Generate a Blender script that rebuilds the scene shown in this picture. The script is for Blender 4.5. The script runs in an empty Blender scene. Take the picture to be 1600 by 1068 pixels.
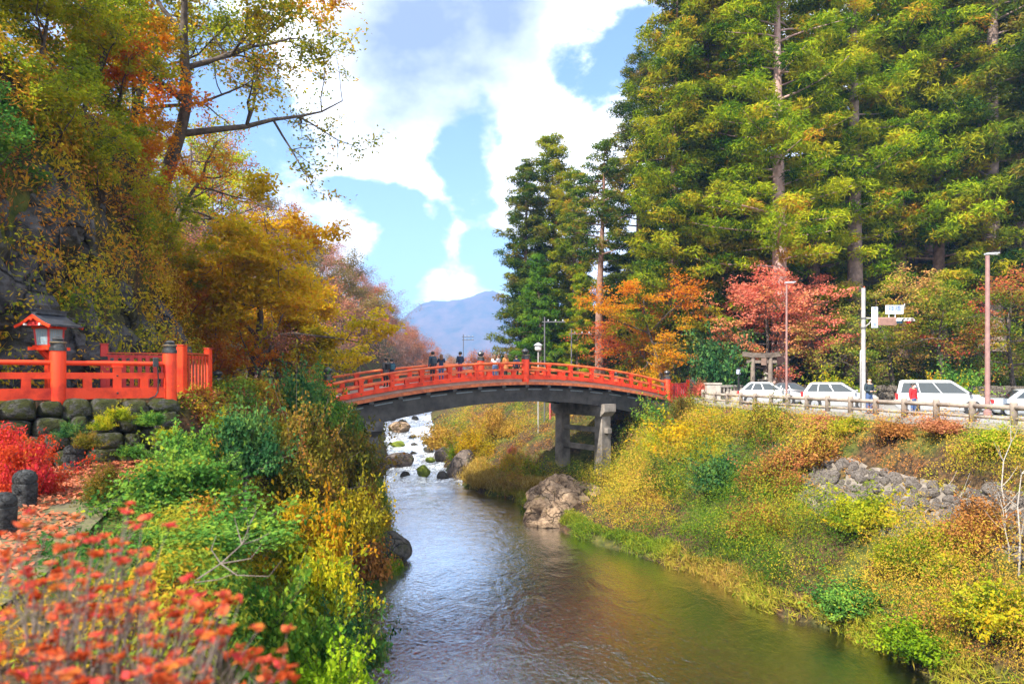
import bpy, math, random
import numpy as np
from mathutils import Vector, Matrix

# ------------------------------------------------------------------ camera, sky, sun, exposure
SC = bpy.context.scene
COL = SC.collection
CAMZ = 7.9
cam_d = bpy.data.cameras.new("camera")
cam = bpy.data.objects.new("camera", cam_d)
COL.objects.link(cam)
cam.location = (0, 0, CAMZ)
cam.rotation_euler = (math.radians(90), 0, 0)
cam_d.sensor_width = 36.0
cam_d.lens = 24.0
cam_d.shift_y = 54 / 1600.0
cam_d.clip_start = 0.1
cam_d.clip_end = 9000
cam_d.dof.use_dof = True
cam_d.dof.focus_distance = 38.0
cam_d.dof.aperture_fstop = 1.4
SC.camera = cam

SUN_EL = math.radians(47)
SUN_VEC = Vector((-0.70, -0.71, 0)).normalized()          # horizontal direction towards the sun
sun_d = bpy.data.lights.new("sun", 'SUN')
sun_d.energy = 4.0
sun_d.angle = math.radians(0.6)
sun_d.color = (1.0, 0.93, 0.82)
sun = bpy.data.objects.new("sun", sun_d)
COL.objects.link(sun)
to_sun = Vector((SUN_VEC.x * math.cos(SUN_EL), SUN_VEC.y * math.cos(SUN_EL), math.sin(SUN_EL)))
sun.rotation_euler = to_sun.to_track_quat('Z', 'Y').to_euler()
sun.location = (-40, -30, 60)

SC.view_settings.view_transform = 'Standard'
SC.view_settings.look = 'None'
SC.view_settings.gamma = 1.0
SC.view_settings.exposure = 1.62
SC.cycles.max_bounces = 7
SC.cycles.diffuse_bounces = 3
SC.cycles.glossy_bounces = 3
SC.cycles.transmission_bounces = 4
SC.cycles.transparent_max_bounces = 8
SC.cycles.caustics_reflective = False
SC.cycles.caustics_refractive = False

FPX = 1066.7
def PX(px, py, D):
    """a point of the place: picture column and row of the photograph at depth D metres"""
    return Vector(((px - 800) * D / FPX, D, CAMZ - (py - 588) * D / FPX))

def make_world():
    w = bpy.data.worlds.new("World")
    SC.world = w
    w.use_nodes = True
    nt = w.node_tree
    nt.nodes.clear()
    N = nt.nodes.new
    L = nt.links.new
    out = N('ShaderNodeOutputWorld')
    sky = N('ShaderNodeTexSky')
    sky.sky_type = 'NISHITA'
    sky.sun_disc = False
    sky.sun_elevation = SUN_EL
    sky.sun_rotation = math.atan2(SUN_VEC.x, SUN_VEC.y)
    sky.air_density = 1.0
    sky.dust_density = 0.4
    sky.ozone_density = 1.6
    bgs = N('ShaderNodeBackground')
    bgs.inputs['Strength'].default_value = 0.095
    L(sky.outputs[0], bgs.inputs['Color'])
    tc = N('ShaderNodeTexCoord')
    mp = N('ShaderNodeMapping')
    mp.inputs['Scale'].default_value = (1, 1, 1.5)
    mp.inputs['Location'].default_value = (3.1, 0.4, 1.7)
    L(tc.outputs['Generated'], mp.inputs['Vector'])
    def noise(scale, detail, rough, dist=0.0):
        n = N('ShaderNodeTexNoise')
        n.inputs['Scale'].default_value = scale
        n.inputs['Detail'].default_value = detail
        n.inputs['Roughness'].default_value = rough
        n.inputs['Distortion'].default_value = dist
        L(mp.outputs[0], n.inputs['Vector'])
        return n.outputs[0]
    def math_(op, a, b=None, c=None):
        m = N('ShaderNodeMath')
        m.operation = op
        for i, v in enumerate((a, b, c)):
            if v is None:
                continue
            if isinstance(v, (int, float)):
                m.inputs[i].default_value = v
            else:
                L(v, m.inputs[i])
        return m.outputs[0]
    n1 = noise(6.0, 12, 0.62, 0.3)
    n0 = noise(1.7, 4, 0.55)
    n3 = noise(17, 9, 0.6, 0.2)
    dens = math_('ADD', math_('MULTIPLY', n1, 2.2), math_('ADD', math_('MULTIPLY', n0, 0.9), math_('MULTIPLY', math_('SUBTRACT', n3, 0.5), 1.1)))      # mean about 1.4
    wv = N('ShaderNodeTexNoise')
    wv.inputs['Scale'].default_value = 5.0
    wv.inputs['Detail'].default_value = 9
    L(mp.outputs[0], wv.inputs['Vector'])
    wsub = N('ShaderNodeVectorMath'); wsub.operation = 'SUBTRACT'
    L(wv.outputs['Color'], wsub.inputs[0]); wsub.inputs[1].default_value = (0.5, 0.5, 0.5)
    wsc = N('ShaderNodeVectorMath'); wsc.operation = 'SCALE'
    L(wsub.outputs[0], wsc.inputs[0]); wsc.inputs['Scale'].default_value = 0.22
    wadd = N('ShaderNodeVectorMath'); wadd.operation = 'ADD'
    L(tc.outputs['Generated'], wadd.inputs[0]); L(wsc.outputs[0], wadd.inputs[1])
    wn = N('ShaderNodeVectorMath'); wn.operation = 'NORMALIZE'
    L(wadd.outputs[0], wn.inputs[0])
    def blob(px, py, rpx):
        d = Vector(((px - 800), FPX, (588 - py))).normalized()
        dp = N('ShaderNodeVectorMath'); dp.operation = 'DOT_PRODUCT'
        L(wn.outputs[0], dp.inputs[0]); dp.inputs[1].default_value = d
        r = rpx / FPX
        mr = N('ShaderNodeMapRange')
        mr.interpolation_type = 'SMOOTHSTEP'
        L(dp.outputs['Value'], mr.inputs['Value'])
        mr.inputs['From Min'].default_value = math.cos(r * 1.5)
        mr.inputs['From Max'].default_value = math.cos(r * 0.25)
        return mr.outputs[0]
    # gaps of blue and banks of cloud, as they stand in this sky
    for (px, py, r, a) in [(745, 250, 70, .75), (690, 292, 58, .7), (640, 385, 55, .6), (735, 425, 75, .65), (625, 420, 45, .6),
                           (965, 95, 58, .6), (905, 130, 50, .4), (1045, 15, 55, .5), (560, 185, 42, .5), (575, 325, 45, .8), (795, 395, 55, .6),
                           (650, 452, 40, .4), (800, 150, 40, .3), (330, 160, 120, .35), (835, 215, 35, .35)]:
        dens = math_('SUBTRACT', dens, math_('MULTIPLY', blob(px, py, r), a))
    for (px, py, r, a) in [(690, 70, 170, .5), (620, 150, 110, .4), (890, 225, 105, .6), (690, 345, 60, .45), (600, 300, 50, .2), (725, 465, 60, .6), (870, 310, 70, .5), (600, 240, 60, .3), (930, 20, 60, .2)]:
        dens = math_('ADD', dens, math_('MULTIPLY', blob(px, py, r), a))
    mr = N('ShaderNodeMapRange')
    mr.interpolation_type = 'SMOOTHSTEP'
    L(dens, mr.inputs['Value'])
    mr.inputs['From Min'].default_value = 1.17
    mr.inputs['From Max'].default_value = 1.82
    # cloud shade: grey undersides
    n2 = noise(2.6, 6, 0.56)
    sh = math_('ADD', math_('MULTIPLY', math_('SUBTRACT', n2, 0.50), 1.8), math_('MULTIPLY', blob(735, 45, 155), 0.66))
    cr = N('ShaderNodeValToRGB')
    cr.color_ramp.elements[0].position = 0.05
    cr.color_ramp.elements[0].color = (0.9, 0.9, 0.9, 1)
    cr.color_ramp.elements[1].position = 0.75
    cr.color_ramp.elements[1].color = (0.15, 0.18, 0.25, 1)
    L(sh, cr.inputs[0])
    bgc = N('ShaderNodeBackground')
    bgc.inputs['Strength'].default_value = 1.05
    L(cr.outputs[0], bgc.inputs['Color'])
    mx = N('ShaderNodeMixShader')
    L(mr.outputs[0], mx.inputs[0])
    L(bgs.outputs[0], mx.inputs[1])
    L(bgc.outputs[0], mx.inputs[2])
    L(mx.outputs[0], out.inputs['Surface'])
make_world()

# ------------------------------------------------------------------ tagging and linking
def tag(o, label=None, cat=None, group=None, kind=None):
    if label: o['label'] = label
    if cat: o['category'] = cat
    if group: o['group'] = group
    if kind: o['kind'] = kind
    return o

def empty(name, loc=(0, 0, 0), rz=0.0):
    o = bpy.data.objects.new(name, None)
    o.empty_display_size = 0.2
    o.location = loc
    o.rotation_euler = (0, 0, rz)
    COL.objects.link(o)
    return o

def link(name, me, parent=None, loc=(0, 0, 0), rot=(0, 0, 0), scale=(1, 1, 1)):
    o = bpy.data.objects.new(name, me)
    COL.objects.link(o)
    if parent is not None:
        o.parent = parent
        KIDS.setdefault(parent.name, []).append(o)
    o.location = loc
    o.rotation_euler = rot
    o.scale = scale
    return o

KIDS = {}
def copy_tree(o, parent=None):
    c = o.copy()
    COL.objects.link(c)
    if parent is not None:
        c.parent = parent
        KIDS.setdefault(parent.name, []).append(c)
    for ch in KIDS.get(o.name, []):
        copy_tree(ch, c)
    return c

# ------------------------------------------------------------------ noise
def _hash(ix, iy, iz, seed):
    h = (ix.astype(np.int64) * 374761393 + iy.astype(np.int64) * 668265263 + iz.astype(np.int64) * 2147483647 + seed * 1274126177) & 0xffffffff
    h = ((h ^ (h >> 13)) * 1274126177) & 0xffffffff
    return ((h ^ (h >> 16)) & 0xffff) / 65535.0

def vnoise(p, seed=0):
    p = np.asarray(p, float)
    i = np.floor(p).astype(np.int64)
    f = p - i
    f = f * f * (3 - 2 * f)
    r = 0
    for dx in (0, 1):
        for dy in (0, 1):
            for dz in (0, 1):
                w = (f[:, 0] if dx else 1 - f[:, 0]) * (f[:, 1] if dy else 1 - f[:, 1]) * (f[:, 2] if dz else 1 - f[:, 2])
                r = r + w * _hash(i[:, 0] + dx, i[:, 1] + dy, i[:, 2] + dz, seed)
    return r

def fbm(p, octv=4, seed=0):
    p = np.asarray(p, float)
    a, s, t = 0.5, 0.0, 0.0
    for k in range(octv):
        s = s + a * vnoise(p * (2 ** k) + 17.3 * k, seed + k)
        t += a
        a *= 0.5
    return s / t

def fbm2(x, y, scale, octv=4, seed=0):
    x = np.atleast_1d(np.asarray(x, float)); y = np.atleast_1d(np.asarray(y, float))
    return fbm(np.stack([x * scale, y * scale, np.zeros_like(x)], 1), octv, seed)

def sstep(v, a, b):
    t = np.clip((np.asarray(v, float) - a) / (b - a), 0, 1)
    return t * t * (3 - 2 * t)

# ------------------------------------------------------------------ mesh builders
def quad_mesh(name, verts, quads, mat=None, tint=None, smooth=False):
    verts = np.ascontiguousarray(verts, dtype=np.float32).reshape(-1, 3)
    quads = np.ascontiguousarray(quads, dtype=np.int32)
    k = quads.shape[1]
    me = bpy.data.meshes.new(name)
    me.vertices.add(len(verts))
    me.vertices.foreach_set('co', verts.ravel())
    me.loops.add(quads.size)
    me.loops.foreach_set('vertex_index', quads.ravel())
    me.polygons.add(len(quads))
    me.polygons.foreach_set('loop_start', np.arange(0, quads.size, k, dtype=np.int32))
    if tint is not None:
        a = me.attributes.new('tint', 'FLOAT', 'FACE')
        a.data.foreach_set('value', np.ascontiguousarray(tint, dtype=np.float32))
    me.update(calc_edges=True)
    me.polygons.foreach_set('use_smooth', np.full(len(quads), smooth, dtype=bool))
    if mat: me.materials.append(mat)
    return me

class MB:
    """collects faces and builds one mesh"""
    def __init__(self):
        self.v, self.f, self.m = [], [], []
    def add(self, vs, fs, m=0):
        b = len(self.v)
        self.v.extend([tuple(v) for v in vs])
        self.f.extend([tuple(b + i for i in f) for f in fs])
        self.m.extend([m] * len(fs))
    def box(self, c, s, rz=0.0, m=0, taper=1.0, rot=None):
        hx, hy, hz = s[0] / 2, s[1] / 2, s[2] / 2
        R = rot if rot is not None else Matrix.Rotation(rz, 3, 'Z')
        vs = []
        for z in (-hz, hz):
            t = taper if z > 0 else 1.0
            for x, y in ((-hx, -hy), (hx, -hy), (hx, hy), (-hx, hy)):
                vs.append(R @ Vector((x * t, y * t, z)) + Vector(c))
        self.add(vs, [(3, 2, 1, 0), (4, 5, 6, 7), (0, 1, 5, 4), (1, 2, 6, 5), (2, 3, 7, 6), (3, 0, 4, 7)], m)
    def cbox(self, c, s, bev, rz=0.0, m=0):
        """box with chamfered vertical and top edges"""
        hx, hy, hz = s[0] / 2, s[1] / 2, s[2] / 2
        R = Matrix.Rotation(rz, 3, 'Z')
        rings = []
        for (z, ins) in ((-hz, 0), (hz - bev, 0), (hz, bev)):
            x, y = hx - ins, hy - ins
            b = bev
            pts = [(-x + b, -y), (x - b, -y), (x, -y + b), (x, y - b), (x - b, y), (-x + b, y), (-x, y - b), (-x, -y + b)]
            rings.append([R @ Vector((px, py, z)) + Vector(c) for px, py in pts])
        vs = [p for r in rings for p in r]
        fs = []
        for k in range(2):
            for i in range(8):
                j = (i + 1) % 8
                fs.append((k * 8 + i, k * 8 + j, k * 8 + 8 + j, k * 8 + 8 + i))
        fs.append(tuple(range(16, 24)))
        fs.append(tuple(range(7, -1, -1)))
        self.add(vs, fs, m)
    def beam(self, p0, p1, w, h, up=(0, 0, 1), m=0, w1=None, h1=None):
        p0, p1 = Vector(p0), Vector(p1)
        d = (p1 - p0).normalized()
        s = d.cross(Vector(up))
        if s.length < 1e-5: s = d.cross(Vector((0, 1, 0)))
        s.normalize()
        u = s.cross(d)
        vs = []
        for p, ww, hh in ((p0, w, h), (p1, w1 or w, h1 or h)):
            for a, b in ((-1, -1), (1, -1), (1, 1), (-1, 1)):
                vs.append(p + s * a * ww / 2 + u * b * hh / 2)
        self.add(vs, [(3, 2, 1, 0), (4, 5, 6, 7), (0, 1, 5, 4), (1, 2, 6, 5), (2, 3, 7, 6), (3, 0, 4, 7)], m)
    def tube(self, pts, radii, n=8, m=0, cap=True):
        pts = [Vector(p) for p in pts]
        if isinstance(radii, (int, float)): radii = [radii] * len(pts)
        rings = []
        ref = Vector((0.12, 0.97, 0.2)).normalized()
        for i, p in enumerate(pts):
            d = (pts[min(i + 1, len(pts) - 1)] - pts[max(i - 1, 0)]).normalized()
            s = d.cross(ref)
            if s.length < 0.05: s = d.cross(Vector((1, 0, 0)))
            s.normalize()
            u = s.cross(d)
            rings.append([p + (s * math.cos(a) + u * math.sin(a)) * radii[i] for a in (2 * math.pi * k / n for k in range(n))])
        vs = [q for r in rings for q in r]
        fs = []
        for i in range(len(pts) - 1):
            for k in range(n):
                j = (k + 1) % n
                fs.append((i * n + k, i * n + j, i * n + n + j, i * n + n + k))
        if cap:
            fs.append(tuple(range(n - 1, -1, -1)))
            fs.append(tuple((len(pts) - 1) * n + k for k in range(n)))
        self.add(vs, fs, m)
    def lathe(self, prof, c=(0, 0, 0), n=16, m=0):
        """prof: list of (r, z)"""
        vs = []
        for r, z in prof:
            for k in range(n):
                a = 2 * math.pi * k / n
                vs.append((c[0] + r * math.cos(a), c[1] + r * math.sin(a), c[2] + z))
        fs = []
        for i in range(len(prof) - 1):
            for k in range(n):
                j = (k + 1) % n
                fs.append((i * n + k, i * n + j, i * n + n + j, i * n + n + k))
        fs.append(tuple(range(n - 1, -1, -1)))
        fs.append(tuple((len(prof) - 1) * n + k for k in range(n)))
        self.add(vs, fs, m)
    def loft(self, rings, m=0, cap=True, closed=True):
        n = len(rings[0])
        vs = [p for r in rings for p in r]
        fs = []
        for i in range(len(rings) - 1):
            for k in range(n if closed else n - 1):
                j = (k + 1) % n
                fs.append((i * n + k, i * n + j, i * n + n + j, i * n + n + k))
        if cap:
            fs.append(tuple(range(n - 1, -1, -1)))
            fs.append(tuple((len(rings) - 1) * n + k for k in range(n)))
        self.add(vs, fs, m)
    def mesh(self, name, mats, org=(0, 0, 0), smooth=False):
        me = bpy.data.meshes.new(name)
        o = Vector(org)
        me.from_pydata([(v[0] - o.x, v[1] - o.y, v[2] - o.z) for v in self.v], [], self.f)
        if not isinstance(mats, (list, tuple)): mats = [mats]
        for mt in mats: me.materials.append(mt)
        if len(mats) > 1: me.polygons.foreach_set('material_index', self.m)
        if smooth: me.polygons.foreach_set('use_smooth', [True] * len(me.polygons))
        me.update()
        return me
    def build(self, name, mats, parent=None, org=(0, 0, 0), smooth=False):
        return link(name, self.mesh(name, mats, org, smooth), parent)
    def top(self, name, mats, loc, smooth=False):
        return link(name, self.mesh(name, mats, loc, smooth), None, loc)

def smooth_by_angle(me, deg=35):
    me.polygons.foreach_set('use_smooth', [True] * len(me.polygons))
    try:
        me.set_sharp_from_angle(angle=math.radians(deg))
    except Exception:
        pass

# ------------------------------------------------------------------ materials
MATS = {}
def pbr(name, col, rough=0.6, var=0.15, scale=6.0, bump=0.15, metal=0.0, col2=None, bscale=None, spec=0.5, coat=0.0, thr=(0.35, 0.65), detail=6):
    if name in MATS: return MATS[name]
    m = bpy.data.materials.new(name)
    m.use_nodes = True
    nt = m.node_tree
    b = nt.nodes['Principled BSDF']
    b.inputs['Roughness'].default_value = rough
    b.inputs['Metallic'].default_value = metal
    b.inputs['Specular IOR Level'].default_value = spec
    if coat: b.inputs['Coat Weight'].default_value = coat
    N, L = nt.nodes.new, nt.links.new
    tc = N('ShaderNodeTexCoord')
    nz = N('ShaderNodeTexNoise')
    nz.inputs['Scale'].default_value = scale
    nz.inputs['Detail'].default_value = detail
    nz.inputs['Roughness'].default_value = 0.62
    L(tc.outputs['Object'], nz.inputs['Vector'])
    cr = N('ShaderNodeValToRGB')
    c2 = col2 if col2 else tuple(min(1, c * (1 + var)) for c in col)
    c1 = col if col2 else tuple(c * (1 - var) for c in col)
    cr.color_ramp.elements[0].position = thr[0]
    cr.color_ramp.elements[0].color = (*c1, 1)
    cr.color_ramp.elements[1].position = thr[1]
    cr.color_ramp.elements[1].color = (*c2, 1)
    L(nz.outputs[0], cr.inputs[0])
    L(cr.outputs[0], b.inputs['Base Color'])
    if bump:
        n2 = N('ShaderNodeTexNoise')
        n2.inputs['Scale'].default_value = bscale or scale * 4
        n2.inputs['Detail'].default_value = 5
        L(tc.outputs['Object'], n2.inputs['Vector'])
        bp = N('ShaderNodeBump')
        bp.inputs['Strength'].default_value = bump
        bp.inputs['Distance'].default_value = 0.03
        L(n2.outputs[0], bp.inputs['Height'])
        L(bp.outputs[0], b.inputs['Normal'])
    MATS[name] = m
    return m

def leafmat(name, cols, trans=0.35, jit=0.12, gloss=0.0):
    """foliage: cols = stops along the 'tint' value of each leaf"""
    if name in MATS: return MATS[name]
    m = bpy.data.materials.new(name)
    m.use_nodes = True
    nt = m.node_tree
    nt.nodes.clear()
    N, L = nt.nodes.new, nt.links.new
    out = N('ShaderNodeOutputMaterial')
    at = N('ShaderNodeAttribute')
    at.attribute_name = 'tint'
    cr = N('ShaderNodeValToRGB')
    el = cr.color_ramp.elements
    while len(el) < len(cols): el.new(0.5)
    for i, c in enumerate(cols):
        el[i].position = i / max(1, len(cols) - 1)
        el[i].color = (*c, 1)
    L(at.outputs['Fac'], cr.inputs[0])
    oi = N('ShaderNodeObjectInfo')
    hs = N('ShaderNodeHueSaturation')
    mr = N('ShaderNodeMapRange')
    mr.inputs['To Min'].default_value = 1 - jit
    mr.inputs['To Max'].default_value = 1 + jit
    L(oi.outputs['Random'], mr.inputs['Value'])
    L(mr.outputs[0], hs.inputs['Value'])
    L(cr.outputs[0], hs.inputs['Color'])
    df = N('ShaderNodeBsdfDiffuse')
    L(hs.outputs[0], df.inputs['Color'])
    tr = N('ShaderNodeBsdfTranslucent')
    L(hs.outputs[0], tr.inputs['Color'])
    mx = N('ShaderNodeMixShader')
    mx.inputs[0].default_value = trans
    L(df.outputs[0], mx.inputs[1])
    L(tr.outputs[0], mx.inputs[2])
    last = mx
    if gloss:
        gl = N('ShaderNodeBsdfGlossy')
        gl.inputs['Roughness'].default_value = 0.45
        mg = N('ShaderNodeMixShader')
        mg.inputs[0].default_value = gloss
        L(mx.outputs[0], mg.inputs[1])
        L(gl.outputs[0], mg.inputs[2])
        last = mg
    L(last.outputs[0], out.inputs['Surface'])
    MATS[name] = m
    return m

# ------------------------------------------------------------------ leaf arrays
def unit(a):
    return a / np.maximum(np.linalg.norm(a, axis=1, keepdims=True), 1e-9)

def leaf_arrays(pos, out, L, W, rng, spread=0.7, axis=None, fold=0.12):
    """a folded diamond leaf at every pos, facing roughly along out"""
    n = len(pos)
    nrm = unit(out + rng.normal(0, spread, (n, 3)))
    ax = axis if axis is not None else rng.normal(0, 1, (n, 3))
    t = ax - (ax * nrm).sum(1, keepdims=True) * nrm
    t = unit(t)
    b = np.cross(nrm, t)
    L = np.broadcast_to(np.asarray(L, float), (n,))[:, None] * rng.uniform(0.7, 1.25, (n, 1))
    W = np.broadcast_to(np.asarray(W, float), (n,))[:, None] * rng.uniform(0.7, 1.25, (n, 1))
    v = np.empty((n, 4, 3))
    v[:, 0] = pos - t * L * 0.5
    v[:, 1] = pos + b * W * 0.5 + nrm * W * fold - t * L * 0.06
    v[:, 2] = pos + t * L * 0.5
    v[:, 3] = pos - b * W * 0.5 + nrm * W * fold - t * L * 0.06
    q = np.arange(n * 4).reshape(n, 4)
    return v.reshape(-1, 3), q

def leaf_mesh(name, pos, out, L, W, tint, rng, mat, spread=0.7, axis=None, fold=0.12):
    v, q = leaf_arrays(pos, out, L, W, rng, spread, axis, fold)
    return quad_mesh(name, v, q, mat, np.clip(tint, 0, 1))

def rand_dirs(rng, n, up_bias=0.0):
    d = rng.normal(0, 1, (n, 3))
    d[:, 2] += up_bias
    return unit(d)
# ------------------------------------------------------------------ the lie of the land
YL = [-30, 0, 6, 10, 14, 17, 22, 26, 28.5, 31, 35, 41, 49.5, 60, 75, 95, 120, 160, 220, 300, 500]
XLs = [1, -1.0, -1.6, -3.2, -5.1, -5.8, -6.0, -5.7, -5.2, -5.6, -6.4, -7.6, -9.3, -11, -14, -17.8, -18.5, -17, -14, -8, 10]
YR = [-30, 0, 8, 11, 17.5, 19.1, 21.5, 22.7, 27, 31.7, 35, 37.5, 40, 44, 46.5, 52.5, 57, 62, 75, 95, 120, 160, 220, 300, 500]
XRs = [18, 15.5, 14, 13, 11.2, 10.7, 10, 8.8, 7.6, 4.6, 2.6, 1.7, 1.2, 0.2, -2.4, -4.65, -5.8, -6.6, -8.6, -11.6, -11, -7, -2, 8, 30]
YF = [-30, 0, 10, 24, 44, 48, 52, 56, 65, 80, 100, 140, 200, 300, 500]
XFs = [24.5, 20.4, 18.7, 16.3, 12.8, 12.0, 9.5, 6.5, 3.0, 0.5, -1.5, 2, 10, 24, 60]
YT = [0, 24, 44, 52, 65, 90, 300]
ZT = [6.22, 6.22, 6.12, 6.6, 8.0, 8.4, 10]
YH = [-30, 8, 12, 18, 24, 34, 46, 60, 80, 100, 130, 160, 200, 250, 330, 500]
XHs = [-17, -14.5, -14, -12.6, -12.8, -16, -19, -19.5, -20, -20.5, -21, -22, -27, -38, -60, -120]

def zwater(y):
    return np.interp(y, [0, 50, 53, 57, 95, 140, 300, 500], [0, 0, .15, .55, 2.8, 3.6, 5, 8])

def hill_d(x, y):
    return (x - 15) * .356 + (y - 52) * .934

def land(x, y, fine=True):
    x = np.atleast_1d(np.asarray(x, float)); y = np.atleast_1d(np.asarray(y, float))
    xl = np.interp(y, YL, XLs); xr = np.interp(y, YR, XRs); xf = np.interp(y, YF, XFs)
    wig = (fbm2(x, y, .55, 3, 5) - .5) * 1.0
    xl = xl + wig * .6; xr = xr + wig * .8
    zw = zwater(y)
    nz = fbm2(x, y, .35, 4, 11) - .5
    nz2 = fbm2(x, y, 1.6, 3, 23) - .5
    # bed
    dl = x - xl; dr = xr - x
    dep = 1.0 * sstep(np.minimum(dl, dr * .6), -0.1, 2.6) + .12
    h = zw - dep + nz2 * .25
    # right bank
    t = (x - xr) / np.maximum(xf - xr, .5)
    zt = np.interp(y, YT, ZT)
    p = np.interp(t, [0, .02, .06, .35, .7, .9, 1], [0, .05, .09, .32, .62, .87, 1])
    pp = np.interp(t, [0, .02, .06, .3, .5, .62, .85, 1], [0, .04, .08, .16, .22, .36, .8, 1])
    wp = np.exp(-((y - 45.5) / 4.5) ** 4)
    p = p * (1 - wp) + pp * wp
    hb = zw - .1 + (zt - zw + .1) * p + (nz * 1.3 + nz2 * .35) * np.clip(t * 4, 0, 1) * np.clip((1 - t) * 5, 0, 1)
    fd = x - xf
    hr = zt - .03 * np.clip(fd, 0, 14)
    hd = hill_d(x, y)
    rise = .32 * np.clip(hd, 0, 9) + .62 * np.clip(hd - 9, 0, None)
    rise = 60 * (1 - np.exp(-rise / 60))
    rise = rise * (.10 + .90 * sstep(x, 6, 40)) * (1 - .8 * sstep(y, 130, 260))
    rise = np.where(y > 52, rise, rise * sstep(x, 14, 20))
    hr = hr + rise + nz * 1.2 * sstep(hd, 1, 6)
    h = np.where(x > xr, np.where(t < 1, hb, hr), h)
    # left bank
    d = xl - x
    base = np.interp(y, [0, 14, 20, 30, 36, 50, 80, 140, 300], [5.9, 5.9, 6.0, 6.3, 6.4, 5.2, 6, 7, 10])
    tt = -.66 * (x + 8.27) + .75 * (y - 16.5)
    ter = sstep(tt, 0.02, .22) * sstep(-x, 7.2, 8.5) * (1 - sstep(y, 22, 31))
    zl = base + (7.42 - base) * ter
    wl = np.interp(y, [0, 10, 20, 30, 40, 60, 100], [.8, 1.0, 1.5, 1.8, 4, 5, 6])
    pl = np.interp(d / wl, [0, .08, .5, .9, 1.1], [0, .2, .66, .95, 1])
    flat = np.where((y < 20) & (x < -5.5), .06, .35)
    hl = zw - .1 + (zl - zw + .1) * pl + (nz * 1.0 + nz2 * .3) * np.clip(d, 0, 1) * flat
    foot = np.interp(y, YH, XHs) + (fbm2(x * 0, y, .22, 2, 3) - .5) * 1.5
    e = foot - x
    ch = np.interp(y, [0, 8, 14, 36, 50], [4, 6, 8.3, 8.3, 0])
    sl = np.interp(y, [40, 85], [.45, 1.35])
    up = sl * np.clip(e, 0, 6) + np.interp(y, [40, 85], [.2, 1.25]) * np.clip(e - 6, 0, None)
    up = 62 * (1 - np.exp(-up / 62))
    hl = hl + ch * sstep(e, .25, 1.3) + up + nz * 2.0 * sstep(e, 1, 4)
    h = np.where(x < xl, hl, h)
    return h

def hz(x, y):
    return float(land(x, y)[0])

def axis_pts(parts):
    a = []
    for (s, e, st) in parts:
        a.extend(np.arange(s, e, st))
    return np.array(a + [parts[-1][1]])

def grid_mesh(name, xs, ys, zf, mat):
    X, Y = np.meshgrid(xs, ys)
    Z = zf(X.ravel(), Y.ravel())
    v = np.stack([X.ravel(), Y.ravel(), Z], 1)
    nx, ny = len(xs), len(ys)
    i = np.arange(nx * ny).reshape(ny, nx)
    q = np.stack([i[:-1, :-1].ravel(), i[:-1, 1:].ravel(), i[1:, 1:].ravel(), i[1:, :-1].ravel()], 1)
    return quad_mesh(name, v, q, mat, None, True)

def soil_material():
    m = bpy.data.materials.new('soil')
    m.use_nodes = True
    nt = m.node_tree
    N, L = nt.nodes.new, nt.links.new
    b = nt.nodes['Principled BSDF']
    b.inputs['Roughness'].default_value = 0.95
    b.inputs['Specular IOR Level'].default_value = 0.1
    tc = N('ShaderNodeTexCoord')
    def nz(s, d=5):
        n = N('ShaderNodeTexNoise'); n.inputs['Scale'].default_value = s; n.inputs['Detail'].default_value = d
        L(tc.outputs['Object'], n.inputs['Vector']); return n.outputs[0]
    def ramp(f, stops):
        r = N('ShaderNodeValToRGB'); e = r.color_ramp.elements
        while len(e) < len(stops): e.new(.5)
        for i, (p, c) in enumerate(stops): e[i].position = p; e[i].color = (*c, 1)
        L(f, r.inputs[0]); return r.outputs[0]
    c1 = ramp(nz(6, 8), [(.3, (.02, .014, .01)), (.5, (.06, .04, .022)), (.62, (.11, .06, .028)), (.75, (.17, .1, .04))])
    c2 = ramp(nz(3, 6), [(.3, (.03, .045, .012)), (.6, (.09, .1, .02)), (.8, (.17, .14, .03))])
    mx = N('ShaderNodeMix'); mx.data_type = 'RGBA'
    L(ramp(nz(.5, 4), [(.42, (0, 0, 0)), (.6, (1, 1, 1))]), mx.inputs[0])
    L(c1, mx.inputs[6]); L(c2, mx.inputs[7])
    L(mx.outputs[2], b.inputs['Base Color'])
    bp = N('ShaderNodeBump'); bp.inputs['Strength'].default_value = .7; bp.inputs['Distance'].default_value = .1
    L(nz(9, 8), bp.inputs['Height']); L(bp.outputs[0], b.inputs['Normal'])
    return m

xs = axis_pts([(-4000, -400, 300), (-400, -90, 30), (-90, -24, 2.2), (-24, -15, .8), (-15, 2, .3), (2, 19, .42), (19, 45, 1.3), (45, 90, 3.5), (90, 400, 30), (400, 4000, 300)])
ys = axis_pts([(-60, -4, 8), (-4, 36, .36), (36, 62, .6), (62, 120, 1.6), (120, 300, 6), (300, 900, 50), (900, 6000, 400)])
terrain = link('terrain', grid_mesh('terrain', xs, ys, land, soil_material()))
tag(terrain, kind='structure')

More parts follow.
